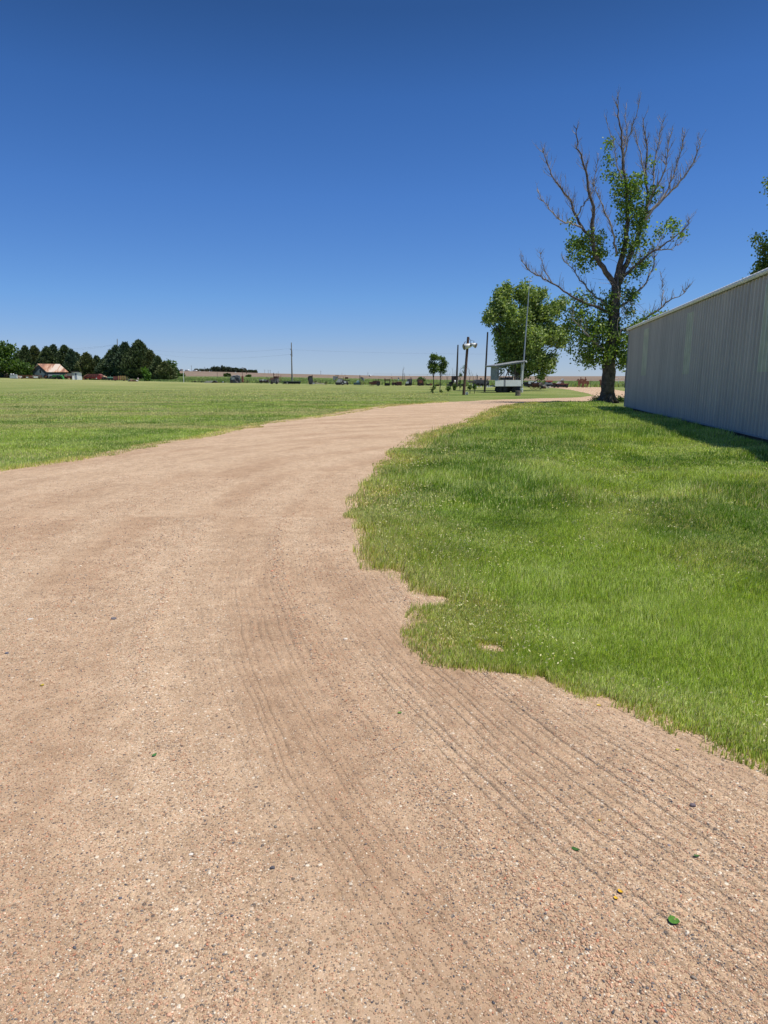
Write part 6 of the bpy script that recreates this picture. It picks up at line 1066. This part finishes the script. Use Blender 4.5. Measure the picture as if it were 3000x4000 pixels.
# horse and rider cutouts, plate steel standing on edge
HR = [(205, 350), (215, 325), (248, 292), (258, 268), (272, 284), (300, 305), (322, 318), (330, 300), (342, 282), (352, 266), (345, 238), (336, 236), (349, 231), (352, 219), (374, 219), (377, 231), (390, 236), (379, 240), (374, 264), (398, 285), (408, 318), (400, 345), (404, 362), (440, 362), (478, 360), (500, 385), (512, 430), (506, 492), (494, 470), (488, 440), (478, 480), (470, 540), (452, 602), (434, 602), (446, 540), (444, 500), (428, 560), (412, 602), (394, 602), (408, 545), (418, 490), (408, 455), (370, 462), (334, 462), (330, 510), (322, 602), (302, 602), (306, 540), (300, 480), (288, 520), (268, 590), (248, 598), (262, 540), (270, 480), (262, 420), (272, 380), (262, 345), (238, 350), (222, 362)]
cut_mat = M('rusted_plate', (0.20, 0.085, 0.05), 0.85, 0.3)
for (dx, dy, Y, lab) in ((0, 0, 99.0, 'left flat rusty steel cutout of a horse and rider beyond the gravel'), (175, -12, 97.5, 'right hand cutout of the close pair of rusty horse and rider figures'), (830, 26, 99.0, 'rusty horse and rider cutout half hidden by the cottonwood trunk')):
    bx = 2230+(355+dx)*.1025; by = 1511.9; Y = onground(bx, by, Y)-(1.0 if dx == 175 else 0); p = at(bx, by, Y); sc_ = 1.05 if dx == 175 else 1.0; t = thing('horse_rider_cutout', lab, 'sculpture', (p.x, Y, 0), 0, 'horse and rider cutouts beyond the drive')
    bm = bmesh.new(); s = .1025*Y/2702*sc_*(0.93 if dx > 500 else 1); add_prism(bm, [((x-355)*s, (602-y)*s) for x, y in HR], -.02, .02); bm_obj('plate', bm, cut_mat, t)
    bm = bmesh.new(); add_tube(bm, [(-.3, .05, -.1), (-.3, .05, 1.0)], .025, 6); add_tube(bm, [(.8, .05, -.1), (.8, .05, 1.0)], .025, 6); bm_obj('stake', bm, IRON, t)
# fence bits at the right
T = Th('rail_fence', 'short piece of white pipe fence right of the cottonwood trunk', 'fence', 2416, 1508, 110); T.part('rails', WHITE, ('l', 2398, 1476, 2438, 1474, .9, 0), ('l', 2398, 1486, 2438, 1486, .7, 0)); T.part('post', WHITE, ('l', 2414.5, 1508, 2414.5, 1475, 1.3, 0)); T.part('post', WHITE, ('l', 2437, 1508, 2437, 1475, 1.0, 0))
T = post('brown wooden post with a dark cap between the cottonwood and the shed', 2441, 1441, 1511, 96, 4.0, WOODP, 'wooden_post'); T.part('cap', IRON, ('b', 2442, 2451, 1438, 1443, -.15, .15))
T.o.location.x += 0
for k, x in enumerate((1870, 2010, 2235, 2300, 2385)): pass

# ================================================================== SMALL THINGS ON THE DRIVE
def leaf(px, py, wpx, hpx, ang, col, lab, curl=.006):
    d = gp(px, py); x, y = d; z = float(road_z(np.array([x]), np.array([y]))[0][0])+.004; dist = math.hypot(y, EYE); L = wpx*dist/2650/2*.85; Wd = hpx*dist/2650/2*1.15; curl *= .35
    bm = bmesh.new(); n_ = 7; pr = []
    for k in range(n_+1):
        u_ = -1+2*k/n_; w = Wd*math.sqrt(max(0.0, 1-u_*u_))*(1-.25*u_); zc = curl*(u_*u_)*1.2; pr.append([bm.verts.new((u_*L, -w, zc+curl*.5)), bm.verts.new((u_*L, 0, zc-curl*.4)), bm.verts.new((u_*L, w, zc+curl*.5))])
    for k in range(n_):
        for q_ in (0, 1):
            try: bm.faces.new((pr[k][q_], pr[k+1][q_], pr[k+1][q_+1], pr[k][q_+1]))
            except Exception: pass
    bmesh.ops.remove_doubles(bm, verts=bm.verts, dist=1e-5)
    m = M('fallen_%02d_%02d' % (int(col[0]*100), int(col[1]*100)), col, .9, .35, None, 90); o = bm_obj('fallen_leaf', bm, m, None, True); o.location = (x, y, z); o.rotation_euler = (0, 0, R(ang)); tag(o, lab, 'leaf', 'fallen leaves on the gravel drive')
leaf(2629, 3632, 44, 30, -30, (.07, .19, .02), 'widest green leaf, low at the right on the gravel', .004)
leaf(2247, 3344, 34, 13, -30, (.04, .12, .02), 'narrow curled dark green leaf above the yellow pair')
leaf(2718, 3377, 26, 8, -5, (.06, .13, .03), 'thin olive green leaf right of the curled dark one')
leaf(2421, 3520, 24, 11, -50, (.62, .36, .02), 'upper golden leaf of the yellow pair')
leaf(2404, 3541, 18, 10, -50, (.65, .40, .03), 'lower smaller golden leaf of the yellow pair')
leaf(2340, 3231, 12, 8, 0, (.50, .38, .04), 'tiny yellow leaf above the curled dark green leaf')
leaf(605, 2971, 24, 12, 60, (.05, .17, .04), 'small green leaf scrap on the left half of the drive')
leaf(167, 2695, 18, 12, 70, (.50, .38, .08), 'small pale yellow leaf near the left edge of the drive')
leaf(1562, 2805, 20, 10, 10, (.12, .26, .04), 'bright green leaf scrap just below the grass point')
leaf(2405, 2778, 22, 13, 10, (.65, .48, .03), 'bright yellow leaf at the edge of the grass', .004)
leaf(2338, 2776, 16, 14, 70, (.55, .40, .08), 'dull yellow leaf left of the bright one at the grass edge', .004)
leaf(2392, 2762, 28, 10, -10, (.42, .18, .09), 'dry orange brown leaf behind the bright yellow one', .008)
leaf(2645, 2952, 18, 8, 0, (.50, .44, .06), 'small yellow green leaf on the smooth bare patch', .004)
def rock(px, py, spx, col, lab, fl=.5):
    x, y = gp(px, py); z = float(road_z(np.array([x]), np.array([y]))[0][0]); r = spx*.8*math.hypot(y, EYE)/2650/2; bm = bmesh.new(); bmesh.ops.create_icosphere(bm, subdivisions=2, radius=r)
    for v in bm.verts: v.co = Vector((v.co.x*1.15, v.co.y*.9, v.co.z*fl))*(1+.16*random.uniform(-1, 1))
    o = bm_obj('stone', bm, M('stone_%d' % int(col[0]*100), col, .8, .2, None, 60)); o.location = (x, y, z+r*fl*.5); tag(o, lab, 'stone', 'larger stones on the gravel drive')
rock(748, 3365, 17, (.70, .65, .56), 'round white stone low on the left half of the drive'); rock(2704, 3176, 24, (.16, .13, .14), 'largest dark stone on the windrow, right of the tread marks', .7); rock(472, 3538, 16, (.12, .12, .14), 'small slate grey stone at the bottom left'); rock(1350, 2512, 20, (.66, .60, .50), 'flat white stone in the middle of the drive', .3)
rock(120, 2432, 24, (.60, .55, .47), 'flat pale stone at the left edge of the drive', .25); rock(445, 2430, 26, (.14, .13, .14), 'flat grey stone right of the flat pale one', .35); rock(2610, 3330, 14, (.18, .17, .19), 'small grey stone below the largest dark stone'); rock(2460, 3045, 15, (.22, .13, .11), 'reddish brown stone above the tread marks'); rock(28, 2566, 18, (.10, .11, .15), 'blue grey stone at the left border of the drive', .4)
rock(1065, 3420, 20, (.085, .08, .09), 'dark round stone in the lower middle of the drive', .7)
print('objects', len(bpy.data.objects))
